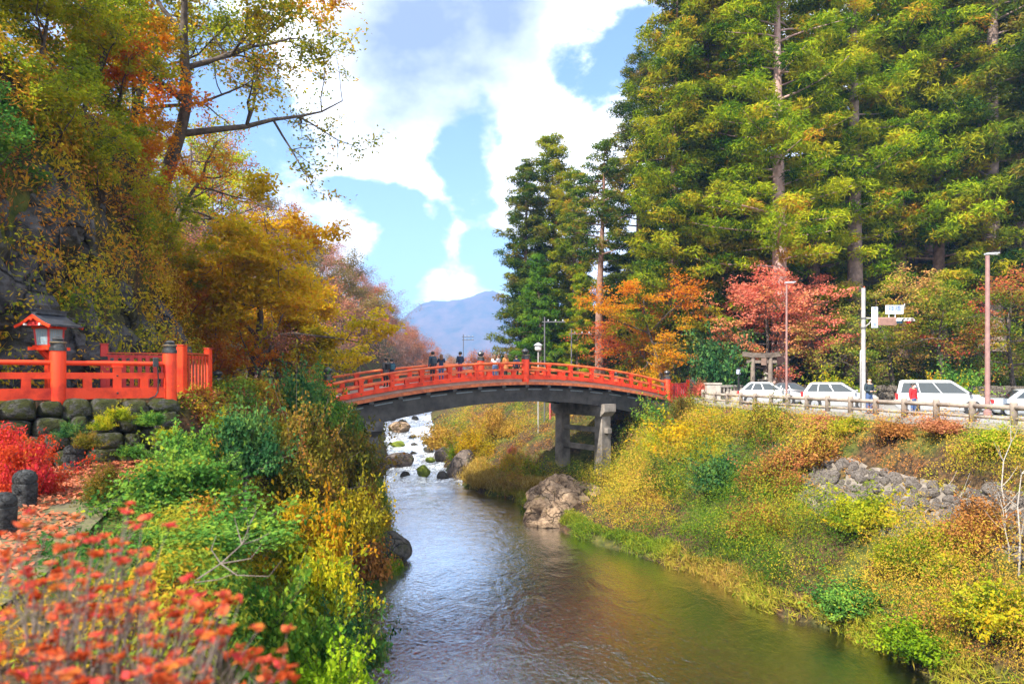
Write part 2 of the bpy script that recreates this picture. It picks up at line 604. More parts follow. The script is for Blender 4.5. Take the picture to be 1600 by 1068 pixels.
# ---------------- river
def water_material():
    m = bpy.data.materials.new('water')
    m.use_nodes = True
    nt = m.node_tree
    nt.nodes.clear()
    N, L = nt.nodes.new, nt.links.new
    out = N('ShaderNodeOutputMaterial')
    tc = N('ShaderNodeTexCoord')
    def mapn(sc, s, d, rough=.55, dist=0.):
        mp = N('ShaderNodeMapping'); mp.inputs['Scale'].default_value = sc
        L(tc.outputs['Object'], mp.inputs['Vector'])
        n = N('ShaderNodeTexNoise'); n.inputs['Scale'].default_value = s; n.inputs['Detail'].default_value = d
        n.inputs['Roughness'].default_value = rough; n.inputs['Distortion'].default_value = dist
        L(mp.outputs[0], n.inputs['Vector']); return n.outputs[0]
    def mth(op, a, b, c=None):
        k = N('ShaderNodeMath'); k.operation = op
        for i, v in enumerate((a, b, c)):
            if v is None: continue
            if isinstance(v, (int, float)): k.inputs[i].default_value = v
            else: L(v, k.inputs[i])
        return k.outputs[0]
    at = N('ShaderNodeAttribute'); at.attribute_name = 'rough_water'
    rw = at.outputs['Fac']
    r1 = mapn((.75, .45, 1), 1.1, 4, .55, 1.2)
    r2 = mapn((1.25, .8, 1), 6.0, 5, .62, .8)
    r3 = mapn((1, .8, 1), 2.2, 6, .7, .6)
    hgt = mth('ADD', mth('MULTIPLY', r1, .55), mth('ADD', mth('MULTIPLY', r2, .15), mth('MULTIPLY', mth('MULTIPLY', r3, rw), 2.2)))
    bp = N('ShaderNodeBump'); bp.inputs['Strength'].default_value = .62; bp.inputs['Distance'].default_value = .16
    L(hgt, bp.inputs['Height'])
    fr = N('ShaderNodeFresnel'); fr.inputs['IOR'].default_value = 1.36
    L(bp.outputs[0], fr.inputs['Normal'])
    gl = N('ShaderNodeBsdfGlossy'); gl.inputs['Roughness'].default_value = .04
    gl.inputs['Color'].default_value = (.95, .97, 1, 1)
    L(bp.outputs[0], gl.inputs['Normal'])
    tr = N('ShaderNodeBsdfTransparent'); tr.inputs['Color'].default_value = (.50, .60, .48, 1)
    mx = N('ShaderNodeMixShader')
    L(mth('MINIMUM', mth('MULTIPLY_ADD', fr.outputs[0], 3.2, .14), 1.0), mx.inputs[0])
    L(tr.outputs[0], mx.inputs[1]); L(gl.outputs[0], mx.inputs[2])
    # foam
    f1 = mapn((1.5, .55, 1), 1.5, 9, .72, 1.4)
    f2 = mapn((.55, 1.6, 1), .8, 5, .6, .8)
    fm = mth('ADD', mth('ADD', mth('MULTIPLY', f1, .75), mth('MULTIPLY', f2, .35)), mth('MULTIPLY_ADD', rw, .42, -.56))
    fs = N('ShaderNodeMapRange'); fs.interpolation_type = 'SMOOTHSTEP'
    L(fm, fs.inputs['Value']); fs.inputs['From Min'].default_value = .26; fs.inputs['From Max'].default_value = .60
    fs.inputs['To Max'].default_value = .92
    wb = N('ShaderNodeBsdfDiffuse'); wb.inputs['Color'].default_value = (.70, .76, .83, 1)
    L(bp.outputs[0], wb.inputs['Normal'])
    m2 = N('ShaderNodeMixShader')
    L(fs.outputs[0], m2.inputs[0]); L(mx.outputs[0], m2.inputs[1]); L(wb.outputs[0], m2.inputs[2])
    L(m2.outputs[0], out.inputs['Surface'])
    return m

def build_river():
    rx = axis_pts([(-45, -20, 2.5), (-20, 4, .3), (4, 40, 1.2)])
    ry = axis_pts([(-30, 12, 3), (12, 44, .5), (44, 66, .25), (66, 110, .6), (110, 320, 6)])
    X, Y = np.meshgrid(rx, ry)
    x, y = X.ravel(), Y.ravel()
    rapid = np.interp(y, [24, 30, 36, 43, 48, 52, 62, 95], [0, .06, .2, .52, .9, 1, .95, 1.0])
    # calm pocket near the right shore below the falls
    calm = sstep(x - np.interp(y, YR, XRs), -5.5, -1.5) * (1 - sstep(y, 46, 51))
    rapid = rapid * (1 - .85 * calm)
    w = fbm(np.stack([x * .9, y * .9, 0 * x], 1), 4, 31) - .5
    w2 = fbm(np.stack([x * .45, y * 1.1, 0 * x + 3], 1), 3, 37) - .5
    step = .16 * (np.sin(y * .9 + 4 * w2 + .4 * x) > .0) * sstep(y, 49, 53)
    z = zwater(y) + rapid * (w * .42 + w2 * .3) * sstep(y, 32, 52) + step * .6
    nx, ny = len(rx), len(ry)
    i = np.arange(nx * ny).reshape(ny, nx)
    q = np.stack([i[:-1, :-1].ravel(), i[:-1, 1:].ravel(), i[1:, 1:].ravel(), i[1:, :-1].ravel()], 1)
    me = quad_mesh('river', np.stack([x, y, z], 1), q, water_material(), None, True)
    a = me.attributes.new('rough_water', 'FLOAT', 'POINT')
    a.data.foreach_set('value', rapid.astype(np.float32))
    o = link('river_water', me)
    tag(o, kind='structure')
build_river()

# riverbed pebbles layer: brown olive sheet just above the terrain bed
bedmat = pbr('riverbed', (.03, .036, .016), .8, .4, 4.5, .6, col2=(.13, .10, .04), bscale=9, thr=(.42, .62), detail=10)
bx_ = axis_pts([(-16, 16, .5)]); by_ = axis_pts([(6, 60, .6)])
def bedz(x, y):
    return np.minimum(land(x, y) + .03, zwater(y) - .1)
bed = link('riverbed', grid_mesh('riverbed', bx_, by_, bedz, bedmat)); tag(bed, kind='structure')

# ---------------- road on the right bank
asphalt = pbr('asphalt', (.2, .195, .19), .9, .2, 3, .2, col2=(.27, .26, .25), bscale=60)
def build_road():
    V, F = [], []
    ysr = np.arange(-12, 50.1, 1.0)
    n = 12
    for y in ysr:
        x0 = float(np.interp(y, YF, XFs)) + .55
        x1 = 15 + (52 - y) * .934 / .356 - .5
        x1 = max(x0 + .6, min(x1, x0 + 26))
        for k in range(n):
            x = x0 + (x1 - x0) * k / (n - 1)
            V.append((x, y, hz(x, y) + .03))
    q = [(j * n + k, j * n + k + 1, (j + 1) * n + k + 1, (j + 1) * n + k) for j in range(len(ysr) - 1) for k in range(n - 1)]
    o = link('road', quad_mesh('road', np.array(V), np.array(q), asphalt, None, True)); tag(o, kind='structure')
    # concrete kerb under the guard fence
    m = MB()
    rings = []
    for y in np.arange(-6, 46.1, 1.0):
        x = float(np.interp(y, YF, XFs)); z = float(np.interp(y, YT, ZT))
        rings.append([(x - .12, y, z - .5), (x + .5, y, z - .5), (x + .5, y, z + .07), (x - .12, y, z + .07)])
    m.loft(rings)
    tag(m.build('kerb', pbr('concrete', (.2, .185, .16), .85, .2, 2, .3, col2=(.3, .28, .25))), kind='structure')
build_road()

# ---------------- left path, carpeted with leaves
def build_path():
    V = []
    ysr = np.arange(1, 16.6, .5)
    n = 10
    for y in ysr:
        x1 = float(np.interp(y, [1, 6, 10, 13, 16.6], [-3.2, -4.4, -5.9, -7.0, -7.4]))
        x0 = float(np.interp(y, [1, 14.3, 16.6], [-14, -10.6, -8.4]))
        for k in range(n):
            x = x0 + (x1 - x0) * k / (n - 1)
            V.append((x, y, hz(x, y) + .05))
    q = [(j * n + k, j * n + k + 1, (j + 1) * n + k + 1, (j + 1) * n + k) for j in range(len(ysr) - 1) for k in range(n - 1)]
    o = link('path', quad_mesh('path', np.array(V), np.array(q), pbr('path_earth', (.06, .05, .03), .95, .3, 3, .5, col2=(.13, .12, .045)), None, True))
    tag(o, kind='structure')
build_path()

# ---------------- cliff on the left
def rock_material(name, c1, c2, moss, mossamt=.5, scale=.9):
    m = bpy.data.materials.new(name)
    m.use_nodes = True
    nt = m.node_tree
    N, L = nt.nodes.new, nt.links.new
    b = nt.nodes['Principled BSDF']; b.inputs['Roughness'].default_value = .88; b.inputs['Specular IOR Level'].default_value = .25
    tc = N('ShaderNodeTexCoord')
    def nz(s, d=6, dist=0.):
        n = N('ShaderNodeTexNoise'); n.inputs['Scale'].default_value = s; n.inputs['Detail'].default_value = d; n.inputs['Roughness'].default_value = .65
        n.inputs['Distortion'].default_value = dist
        L(tc.outputs['Object'], n.inputs['Vector']); return n.outputs[0]
    r = N('ShaderNodeValToRGB'); e = r.color_ramp.elements
    e[0].position = .32; e[0].color = (*c1, 1); e[1].position = .7; e[1].color = (*c2, 1)
    L(nz(scale * 2.2, 9, .4), r.inputs[0])
    r2 = N('ShaderNodeValToRGB'); e = r2.color_ramp.elements
    e[0].position = mossamt; e[0].color = (0, 0, 0, 1); e[1].position = mossamt + .12; e[1].color = (1, 1, 1, 1)
    L(nz(scale * .8, 7), r2.inputs[0])
    mx = N('ShaderNodeMix'); mx.data_type = 'RGBA'
    L(r2.outputs[0], mx.inputs[0]); L(r.outputs[0], mx.inputs[6]); mx.inputs[7].default_value = (*moss, 1)
    vo = N('ShaderNodeTexVoronoi'); vo.feature = 'DISTANCE_TO_EDGE'; vo.inputs['Scale'].default_value = scale * .75
    wv = N('ShaderNodeVectorMath'); wv.operation = 'ADD'
    wn = N('ShaderNodeTexNoise'); wn.inputs['Scale'].default_value = scale * 1.1; wn.inputs['Detail'].default_value = 8
    L(tc.outputs['Object'], wn.inputs['Vector']); L(tc.outputs['Object'], wv.inputs[0]); L(wn.outputs['Color'], wv.inputs[1]); L(wv.outputs[0], vo.inputs['Vector'])
    ck = N('ShaderNodeMapRange'); ck.inputs['From Max'].default_value = .035
    L(vo.outputs['Distance'], ck.inputs['Value'])
    ad = N('ShaderNodeMath'); ad.operation = 'MULTIPLY_ADD'; ad.inputs[1].default_value = .35
    L(ck.outputs[0], ad.inputs[0]); L(nz(scale * 5, 9, .3), ad.inputs[2])
    cm = N('ShaderNodeMix'); cm.data_type = 'RGBA'
    L(ck.outputs[0], cm.inputs[0]); cm.inputs[6].default_value = (c1[0] * .35, c1[1] * .35, c1[2] * .3, 1); L(mx.outputs[2], cm.inputs[7])
    L(cm.outputs[2], b.inputs['Base Color'])
    bp = N('ShaderNodeBump'); bp.inputs['Strength'].default_value = 1.0; bp.inputs['Distance'].default_value = .2
    L(ad.outputs[0], bp.inputs['Height']); L(bp.outputs[0], b.inputs['Normal'])
    MATS[name] = m
    return m
rock_grey = rock_material('cliff_rock', (.028, .026, .027), (.17, .16, .165), (.05, .045, .018), .47, .8)
rock_warm = rock_material('warm_rock', (.16, .10, .06), (.55, .39, .25), (.26, .19, .05), .6, 1.2)
rock_river = rock_material('river_rock', (.05, .042, .035), (.24, .19, .16), (.1, .12, .012), .55, 1.5)
rock_dark = rock_material('dark_rock', (.03, .028, .025), (.15, .135, .12), (.06, .065, .015), .55, 1.3)

def build_cliff():
    ny, nh = 260, 110
    yy = np.linspace(7, 44, ny)
    V = np.zeros((nh, ny, 3))
    for j in range(nh):
        t = j / (nh - 1)
        foot = np.interp(yy, YH, XHs) + (fbm2(yy * 0, yy, .22, 2, 3) - .5) * 1.5
        x = foot + .55 - 1.9 * t ** 1.3
        z0 = 5.4
        ztop = np.interp(yy, [7, 8, 14, 36, 44], [11.5, 13, 15.9, 15.6, 9.0])
        z = z0 + (ztop - z0) * t
        V[j, :, 0], V[j, :, 1], V[j, :, 2] = x, yy, z
    p = V.reshape(-1, 3)
    n1 = fbm(p * np.array([.35, .35, .25]), 4, 71) - .5
    n2 = np.abs(fbm(p * np.array([1.0, 1.0, .55]), 3, 73) - .5)
    n3 = np.abs(fbm(p * np.array([2.4, 2.4, 1.2]), 3, 75) - .5)
    st = np.floor(fbm(p * np.array([.7, .7, .5]) + 5, 2, 77) * 9) / 9.0
    cell = np.abs(fbm(p * np.array([.8, .8, .45]), 2, 79) - .5)
    off = n1 * 2.2 + st * 1.6 - .8 + n2 * 1.5 - .3 + n3 * .7 - np.exp(-cell * 45) * .5
    p[:, 0] += off * .95
    p[:, 1] -= off * .3
    i = np.arange(nh * ny).reshape(nh, ny)
    q = np.stack([i[:-1, :-1].ravel(), i[1:, :-1].ravel(), i[1:, 1:].ravel(), i[:-1, 1:].ravel()], 1)
    me = quad_mesh('cliff', p, q, rock_grey, None, True)
    smooth_by_angle(me, 28)
    o = link('cliff', me)
    tag(o, kind='structure')
build_cliff()

# ---------------- far mountain and hills
def build_mountain():
    mm = bpy.data.materials.new('mountain_forest')
    mm.use_nodes = True
    nt = mm.node_tree
    N, L = nt.nodes.new, nt.links.new
    b = nt.nodes['Principled BSDF']; b.inputs['Roughness'].default_value = 1; b.inputs['Specular IOR Level'].default_value = 0
    tc = N('ShaderNodeTexCoord')
    n = N('ShaderNodeTexNoise'); n.inputs['Scale'].default_value = .012; n.inputs['Detail'].default_value = 9; n.inputs['Roughness'].default_value = .7
    L(tc.outputs['Object'], n.inputs['Vector'])
    r = N('ShaderNodeValToRGB'); e = r.color_ramp.elements
    e[0].position = .35; e[0].color = (.035, .045, .03, 1); e[1].position = .68; e[1].color = (.16, .1, .07, 1)
    L(n.outputs[0], r.inputs[0]); L(r.outputs[0], b.inputs['Base Color'])
    xs = np.linspace(-2600, 2600, 150); ys = np.linspace(2300, 4600, 90)
    def z(x, y):
        ridge = 240 * np.exp(-((x + 265) / 290) ** 4) + 190 * np.exp(-((x - 200) / 420) ** 2) + 250 * np.exp(-((x + 1500) / 800) ** 2) + 260 * np.exp(-((x - 1400) / 800) ** 2) + 60
        prof = sstep(y, 2300, 3150) * (1 - .75 * sstep(y, 3200, 4600))
        rn = 1 - np.abs(fbm2(x, y, .0042, 4, 91) - .5) * 2
        return ridge * prof * (.86 + .18 * rn) - 20
    tag(link('mountain', grid_mesh('mountain', xs, ys, z, mm)), kind='structure')
build_mountain()
# ------------------------------------------------------------------ materials of built things
red = pbr('vermilion_paint', (.36, .014, .006), .5, .1, 2.1, .18, col2=(.76, .055, .012), bscale=22, thr=(.30, .52), detail=12, spec=.3)
red_faded = pbr('sun_faded_vermilion', (.52, .045, .012), .5, .1, 1.9, .15, col2=(.78, .17, .035), bscale=18, thr=(.35, .62), detail=10)
red_worn = pbr('weathered_vermilion', (.34, .045, .02), .6, .2, 3, .2, col2=(.62, .07, .02), bscale=20)
red_edge = pbr('worn_orange_edge', (.30, .07, .025), .6, .2, 4, .2, col2=(.62, .16, .05), bscale=20)
red_deep = pbr('deep_red_paint', (.42, .02, .02), .55, .15, 3, .15, col2=(.56, .035, .025), bscale=16)
bronze = pbr('dark_bronze', (.05, .055, .06), .4, .3, 8, .1, metal=.7, col2=(.12, .12, .12))
brass = pbr('aged_brass', (.34, .25, .13), .45, .2, 8, .1, metal=.6)
girder_m = pbr('black_painted_timber', (.018, .016, .016), .62, .3, 1.6, .3, col2=(.062, .056, .052), bscale=9)
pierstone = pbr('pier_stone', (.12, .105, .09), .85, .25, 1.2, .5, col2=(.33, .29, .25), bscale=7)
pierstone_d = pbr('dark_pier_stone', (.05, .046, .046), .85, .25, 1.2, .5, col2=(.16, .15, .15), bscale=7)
deck_m = pbr('deck_boards', (.3, .2, .16), .8, .2, 2, .2, col2=(.42, .3, .25))
ironblack = pbr('black_iron', (.012, .012, .014), .5, .2, 8, .05)
steel_grey = pbr('grey_steel_strip', (.16, .19, .22), .45, .2, 6, .05, metal=.4)

BL = Vector((-9.3, 34.5)); BU = Vector((.832, .555)).normalized(); BN = Vector((-BU.y, BU.x))
BLEN = 24.3; BW = 5.2
def deckz(s):
    q = (s - BLEN / 2) / (BLEN / 2)
    if q < -1: return 6.52 + (s) * .03
    if q > 1: return 6.52 - (s - BLEN) * .03
    return 6.52 + 1.23 * (1 - q * q)
def B(s, off, dz=0.0, z=None):
    p = BL + BU * s + BN * off
    return Vector((p.x, p.y, deckz(s) + dz if z is None else z))

def sweep(mb, s0, s1, n, off, w, z0, z1, zf=None):
    rings = []
    for k in range(n + 1):
        s = s0 + (s1 - s0) * k / n
        a, b = off - w / 2, off + w / 2
        dz = deckz(s) if zf is None else zf(s)
        rings.append([B(s, a, z=dz + z0), B(s, b, z=dz + z0), B(s, b, z=dz + z1), B(s, a, z=dz + z1)])
    mb.loft(rings)

def giboshi(root, org, c, r, h, red_mat, onion=True, parent=None, scale=1.0, ring=brass):
    """round post with a bronze finial"""
    m = MB()
    m.lathe([(r * 1.0, 0), (r, h - .03), (r * .94, h)], c, 20)
    p = m.build('main_post', red_mat, root, org); smooth_by_angle(p.data)
    f = MB(); k = scale
    prof = [(r * 1.06, h - .005), (r * 1.06, h + .10 * k), (r * .92, h + .12 * k), (r * .92, h + .2 * k), (r * 1.04, h + .22 * k), (r * 1.04, h + .27 * k), (r * .7, h + .29 * k)]
    if onion:
        prof += [(r * .5, h + .33 * k), (r * .52, h + .36 * k), (r * .86, h + .42 * k), (r * .98, h + .5 * k), (r * .84, h + .58 * k), (r * .4, h + .64 * k), (r * .1, h + .70 * k), (.002, h + .72 * k)]
    else:
        prof += [(r * .62, h + .31 * k), (r * .74, h + .35 * k), (r * .5, h + .4 * k), (.002, h + .43 * k)]
    f.lathe(prof, c, 20)
    fo = f.build('finial', bronze, p, org); smooth_by_angle(fo.data)
    g = MB(); g.lathe([(r * 1.075, h + .235 * k), (r * 1.075, h + .258 * k)], c, 20)
    g.build('finial_band', ring, p, org)
    return p

def build_bridge():
    org = B(0, 0, z=6.0)
    R = empty('arched_bridge', org)
    tag(R, 'arched vermilion footbridge on black girders and stone piers over the river', 'bridge')
    def part(name, mb, mat, parent=R, sm=False):
        o = mb.build(name, mat, parent, org)
        if sm: smooth_by_angle(o.data)
        return o
    m = MB(); sweep(m, -7, BLEN + 1.6, 60, BW / 2, BW, -.16, 0.0); part('deck', m, deck_m)
    for off, sgn in ((0.0, -1), (BW, 1)):
        m = MB(); sweep(m, -7, BLEN + .3, 60, off - sgn * .02, .5, -.34, -.165); part('edge_beam', m, red_edge)
        m = MB(); sweep(m, -7, BLEN - .1, 60, off, .26, .02, .26); part('sill_rail', m, red)
        m = MB(); sweep(m, -7, BLEN - .1, 60, off, .17, .50, .62); part('middle_rail', m, red_faded)
        m = MB()
        pts = [B(s, off, .95) for s in np.linspace(-7, BLEN - .1, 60)]
        m.tube(pts, .075, 10); part('top_rail', m, red_faded, sm=True)
        # posts: one per bay, short block between
        halves = [(0.0, BLEN / 2), (BLEN / 2, BLEN)]
        for a, b in halves:
            nb = 7
            st = (b - a) / nb
            for k in range(nb):
                for half in (0, 1):
                    s = a + st * (k + .5 * half)
                    if half == 0 and k == 0: continue
                    m = MB()
                    zt = .88 if half == 0 else .5
                    w = .24 if half == 0 else .27
                    d0, d1 = B(s - w / 2, off), B(s + w / 2, off)
                    c = B(s, off, .262 + (zt - .262) / 2)
                    ang = math.atan2(BU.y, BU.x)
                    m.box(c, (w, .19 if half == 0 else .15, zt - .262 + .05), ang)
                    if half == 0:
                        m.box(B(s, off, .84), (w + .1, .22, .07), ang)
                    part('railing_post' if half == 0 else 'railing_block', m, red)
                    if half == 0 and off == 0:
                        for dz in (.14, .56):
                            m = MB()
                            yv = -(.135 if dz < .3 else .09)
                            p0 = B(s, yv, dz)
                            m.tube([p0, p0 + Vector((-BN.x, -BN.y, 0)) * .03], [.028, .016], 8)
                            part('bolt', m, ironblack)
        s_list = [-5.2, 0.0, BLEN / 2, BLEN]
        for s in s_list:
            c = B(s, off, -.3)
            p = giboshi(R, org, c, .235, 1.5, red, True, scale=.95)
        for s in (-6.4, -4.0, -2.6, -1.3):
            m = MB(); m.box(B(s, off, .55), (.22, .19, .66), math.atan2(BU.y, BU.x)); part('railing_post', m, red)
    # girders: depth varies along the arch
    def gbot(s):
        q = (s - BLEN / 2) / (BLEN / 2)
        return 4.75 + 1.68 * (1 - q * q)
    for off in (.45, BW - .45):
        m = MB(); rings = []
        for k in range(49):
            s = -1.2 + (BLEN + 2.4) * k / 48
            zt = deckz(min(max(s, 0), BLEN)) - .5
            rings.append([B(s, off - .22, z=gbot(s)), B(s, off + .22, z=gbot(s)), B(s, off + .22, z=zt), B(s, off - .22, z=zt)])
        m.loft(rings); part('girder', m, girder_m)
        m = MB(); rings = []
        for k in range(49):
            s = -1.2 + (BLEN + 2.4) * k / 48
            zt = gbot(s) + .1
            rings.append([B(s, off - .27, z=zt - .14), B(s, off + .27, z=zt - .14), B(s, off + .27, z=zt), B(s, off - .27, z=zt)])
        m.loft(rings); part('girder_flange', m, girder_m)
    k = 0
    for s in np.linspace(.6, BLEN - .6, 15):
        m = MB()
        m.beam(B(s, -.2, -.42), B(s, BW + .2, -.42), .26, .15)
        part('cross_beam', m, girder_m)
    for a, b in zip(np.linspace(.6, BLEN - .6, 15)[:-1], np.linspace(.6, BLEN - .6, 15)[1:]):
        m = MB(); m.beam(B(a + .3, .19, -.62), B(b - .3, .19, -.62), .03, .06); part('cable_strip', m, steel_grey)
    # right pier
    ang = math.atan2(BN.y, BN.x)
    def pier(s, base_n, base_f, mat, top):
        c = B(s, BW / 2)
        m = MB()
        # cap with haunches
        prof = [(-2.9, top), (2.9, top), (2.9, top - .5), (2.5, top - .82), (-2.5, top - .82), (-2.9, top - .5)]
        rings = []
        for du in (-.5, .5):
            rings.append([B(s + du, BW / 2 + a, z=z) for a, z in prof])
        m.loft(rings); part('pier_cap', m, mat)
        for off, zb in ((.45, base_n), (BW - .45, base_f)):
            m = MB(); rings = []
            for z, w in ((zb, .40), (top - .81, .36)):
                rings.append([B(s - w, off - w, z=z), B(s + w, off - w, z=z), B(s + w, off + w, z=z), B(s - w, off + w, z=z)])
            m.loft(rings); part('pier_column', m, mat)
        for z, o0 in ((top - 1.75, -.25), (top - 3.0, .3)):
            m = MB(); m.beam(B(s, o0, z=z), B(s, BW - .3, z=z), .34, .32); part('tie_beam', m, mat)
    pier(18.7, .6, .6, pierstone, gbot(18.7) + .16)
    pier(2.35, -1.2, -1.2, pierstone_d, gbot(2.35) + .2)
    # abutments
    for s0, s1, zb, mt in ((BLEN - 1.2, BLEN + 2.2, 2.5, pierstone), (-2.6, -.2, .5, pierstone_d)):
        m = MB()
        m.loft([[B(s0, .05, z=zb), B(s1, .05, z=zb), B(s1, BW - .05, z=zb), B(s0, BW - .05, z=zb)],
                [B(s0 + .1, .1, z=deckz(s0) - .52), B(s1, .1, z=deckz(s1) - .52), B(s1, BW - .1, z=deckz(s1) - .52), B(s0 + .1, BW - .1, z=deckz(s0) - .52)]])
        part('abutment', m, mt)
build_bridge()

# ------------------------------------------------------------------ red slat fences
def slat_fence(name, label, p0, p1, z0, h, nsl, posts, mat_p, mat_s, slat_w, group=None, rail_top=True, band=None, zb1=None, cap=True):
    p0, p1 = Vector(p0), Vector(p1)
    d = (p1 - p0); Ln = d.length; u = d.normalized()
    ang = math.atan2(u.y, u.x)
    org = Vector((p0.x, p0.y, z0))
    R = empty(name, org); tag(R, label, 'fence', group)
    n = Vector((u.y, -u.x, 0))
    zb1 = z0 if zb1 is None else zb1
    for k, (t, hh, w) in enumerate(posts):
        c = p0 + u * Ln * t
        zb = z0 + (zb1 - z0) * t
        m = MB(); m.cbox((c.x, c.y, zb + hh / 2 - .1), (w, w, hh + .2), .018, ang); o = m.build('post', mat_p, R, org)
        if cap:
            m = MB(); m.box((c.x, c.y, zb + hh + .012), (w + .03, w + .03, .022), ang); m.build('post_cap', red_worn, o, org)
        if band and t in band:
            m = MB(); m.box((c.x, c.y, zb + hh * .72), (w + .02, w + .02, .09), ang); m.build('iron_band', ironblack, o, org)
    for fz in (.16, .94):
        m = MB(); m.beam((p0.x, p0.y, z0 + h * fz), (p1.x, p1.y, zb1 + h * fz), .07, .09); m.build('rail', mat_p, R, org)
    if rail_top:
        m = MB(); m.beam((p0.x, p0.y, z0 + h * 1.02), (p1.x, p1.y, zb1 + h * 1.02), .15, .035); m.build('coping', red_worn, R, org)
    for k in range(nsl):
        t = (k + .5) / nsl
        c = p0 + u * Ln * t + n * .05
        zb = z0 + (zb1 - z0) * t
        m = MB(); m.box((c.x, c.y, zb + .03 + (h * .97 - .03) / 2), (slat_w, .03, h * .97 - .03), ang); m.build('slat', mat_s, R, org)
    return R

c = B(BLEN + .35, 0, z=0); c2 = B(BLEN + 2.0, -.1, z=0)
slat_fence('slat_fence', 'red slatted fence closing the bridge end beside the road', c, c2, 6.28, 1.12, 10, [(.02, 1.2, .16), (1, 1.38, .2)], red, red_deep, .085, rail_top=True, cap=False)

# fences behind the near left railing
a0, a1 = PX(163, 600, 18.6), PX(273, 600, 19.2)
slat_fence('slat_fence', 'red slatted fence panel with a black-banded gate post before the grey cliff', a0, a1, 7.42, 1.1, 9, [(0, 1.36, .17)], red_deep, red_deep, .1, band=(0,))
b0, b1 = PX(284, 600, 17.6), PX(325, 600, 18.8)
slat_fence('slat_fence', 'red fence of narrow pale-edged slats between two tall posts above leafy slope', b0, b1, 7.36, 1.12, 8, [(0, 1.34, .2), (1, 1.3, .17)], red, red_worn, .06)
d0, d1 = PX(14, 600, 17.5), PX(50, 600, 18.0)
slat_fence('slat_fence', 'short red slatted fence with a broad orange gate post behind the lantern', d0, d1, 7.42, 1.0, 4, [(1, 1.28, .27)], red_worn, red_deep, .1, band=(1,))

# ------------------------------------------------------------------ near left railing
def build_railing():
    A = Vector((-8.27, 16.5, 0)); u = Vector((-(9.98 - 8.27), -(16.5 - 15), 0)).normalized()
    ang = math.atan2(u.y, u.x)
    zb = 7.40
    org = Vector((A.x, A.y, zb))
    R = empty('red_railing', org)
    tag(R, 'bright vermilion railing with round capped posts above the old stone wall', 'railing')
    n = Vector((-u.y, u.x, 0))
    if n.y > 0: n = -n
    def at(t, off=0, z=0): return Vector((A.x + u.x * t, A.y + u.y * t, zb + z)) + n * off
    main = [0.0, 2.27, 4.9]
    Lr = 5.6
    for t in main:
        giboshi(R, org, at(t, 0, -.12), .155, 1.19, red, False, scale=.72)
    m = MB(); m.beam(at(-.1, 0, .12), at(Lr, 0, .12), .16, .25); m.build('sill_rail', red, R, org)
    m = MB(); m.beam(at(0, 0, .52), at(Lr, 0, .52), .12, .14); m.build('middle_rail', red, R, org)
    m = MB(); m.tube([at(0, 0, .80), at(Lr, 0, .80)], .055, 12); o = m.build('top_rail', red, R, org); smooth_by_angle(o.data)
    for t, tall in ((.57, 0), (1.13, 1), (1.72, 0), (2.85, 0), (3.5, 1), (4.2, 0)):
        m = MB()
        zt = .76 if tall else .46
        m.box(at(t, 0, .24 + (zt - .24) / 2), (.17, .13, zt - .24), ang)
        if tall: m.box(at(t, 0, .735), (.23, .15, .055), ang)
        m.build('railing_post' if tall else 'railing_block', red, R, org)
        if tall:
            for z, o_ in ((.12, .08), (.52, .06)):
                m = MB(); p = at(t, o_, z); m.tube([p, p + n * .02], [.025, .014], 8); m.build('bolt', ironblack, R, org)
    # switch box and cable on the end bay
    loc = at(.33, .07, .84)
    E = empty('switch_box', loc); tag(E, 'small dark switch box with a cable on the red railing end', 'electrical box')
    m = MB(); m.cbox(loc, (.12, .08, .22), .012, ang); m.build('box', pbr('dark_plastic', (.03, .032, .035), .5, .1), E, loc)
    pts = [at(.30, .1, .74), at(.28, .11, .45), at(.29, .11, .15), at(.34, .11, .04), at(.48, .11, -.02)]
    m = MB(); m.tube(pts, .016, 6); m.build('cable', ironblack, E, loc)
build_railing()

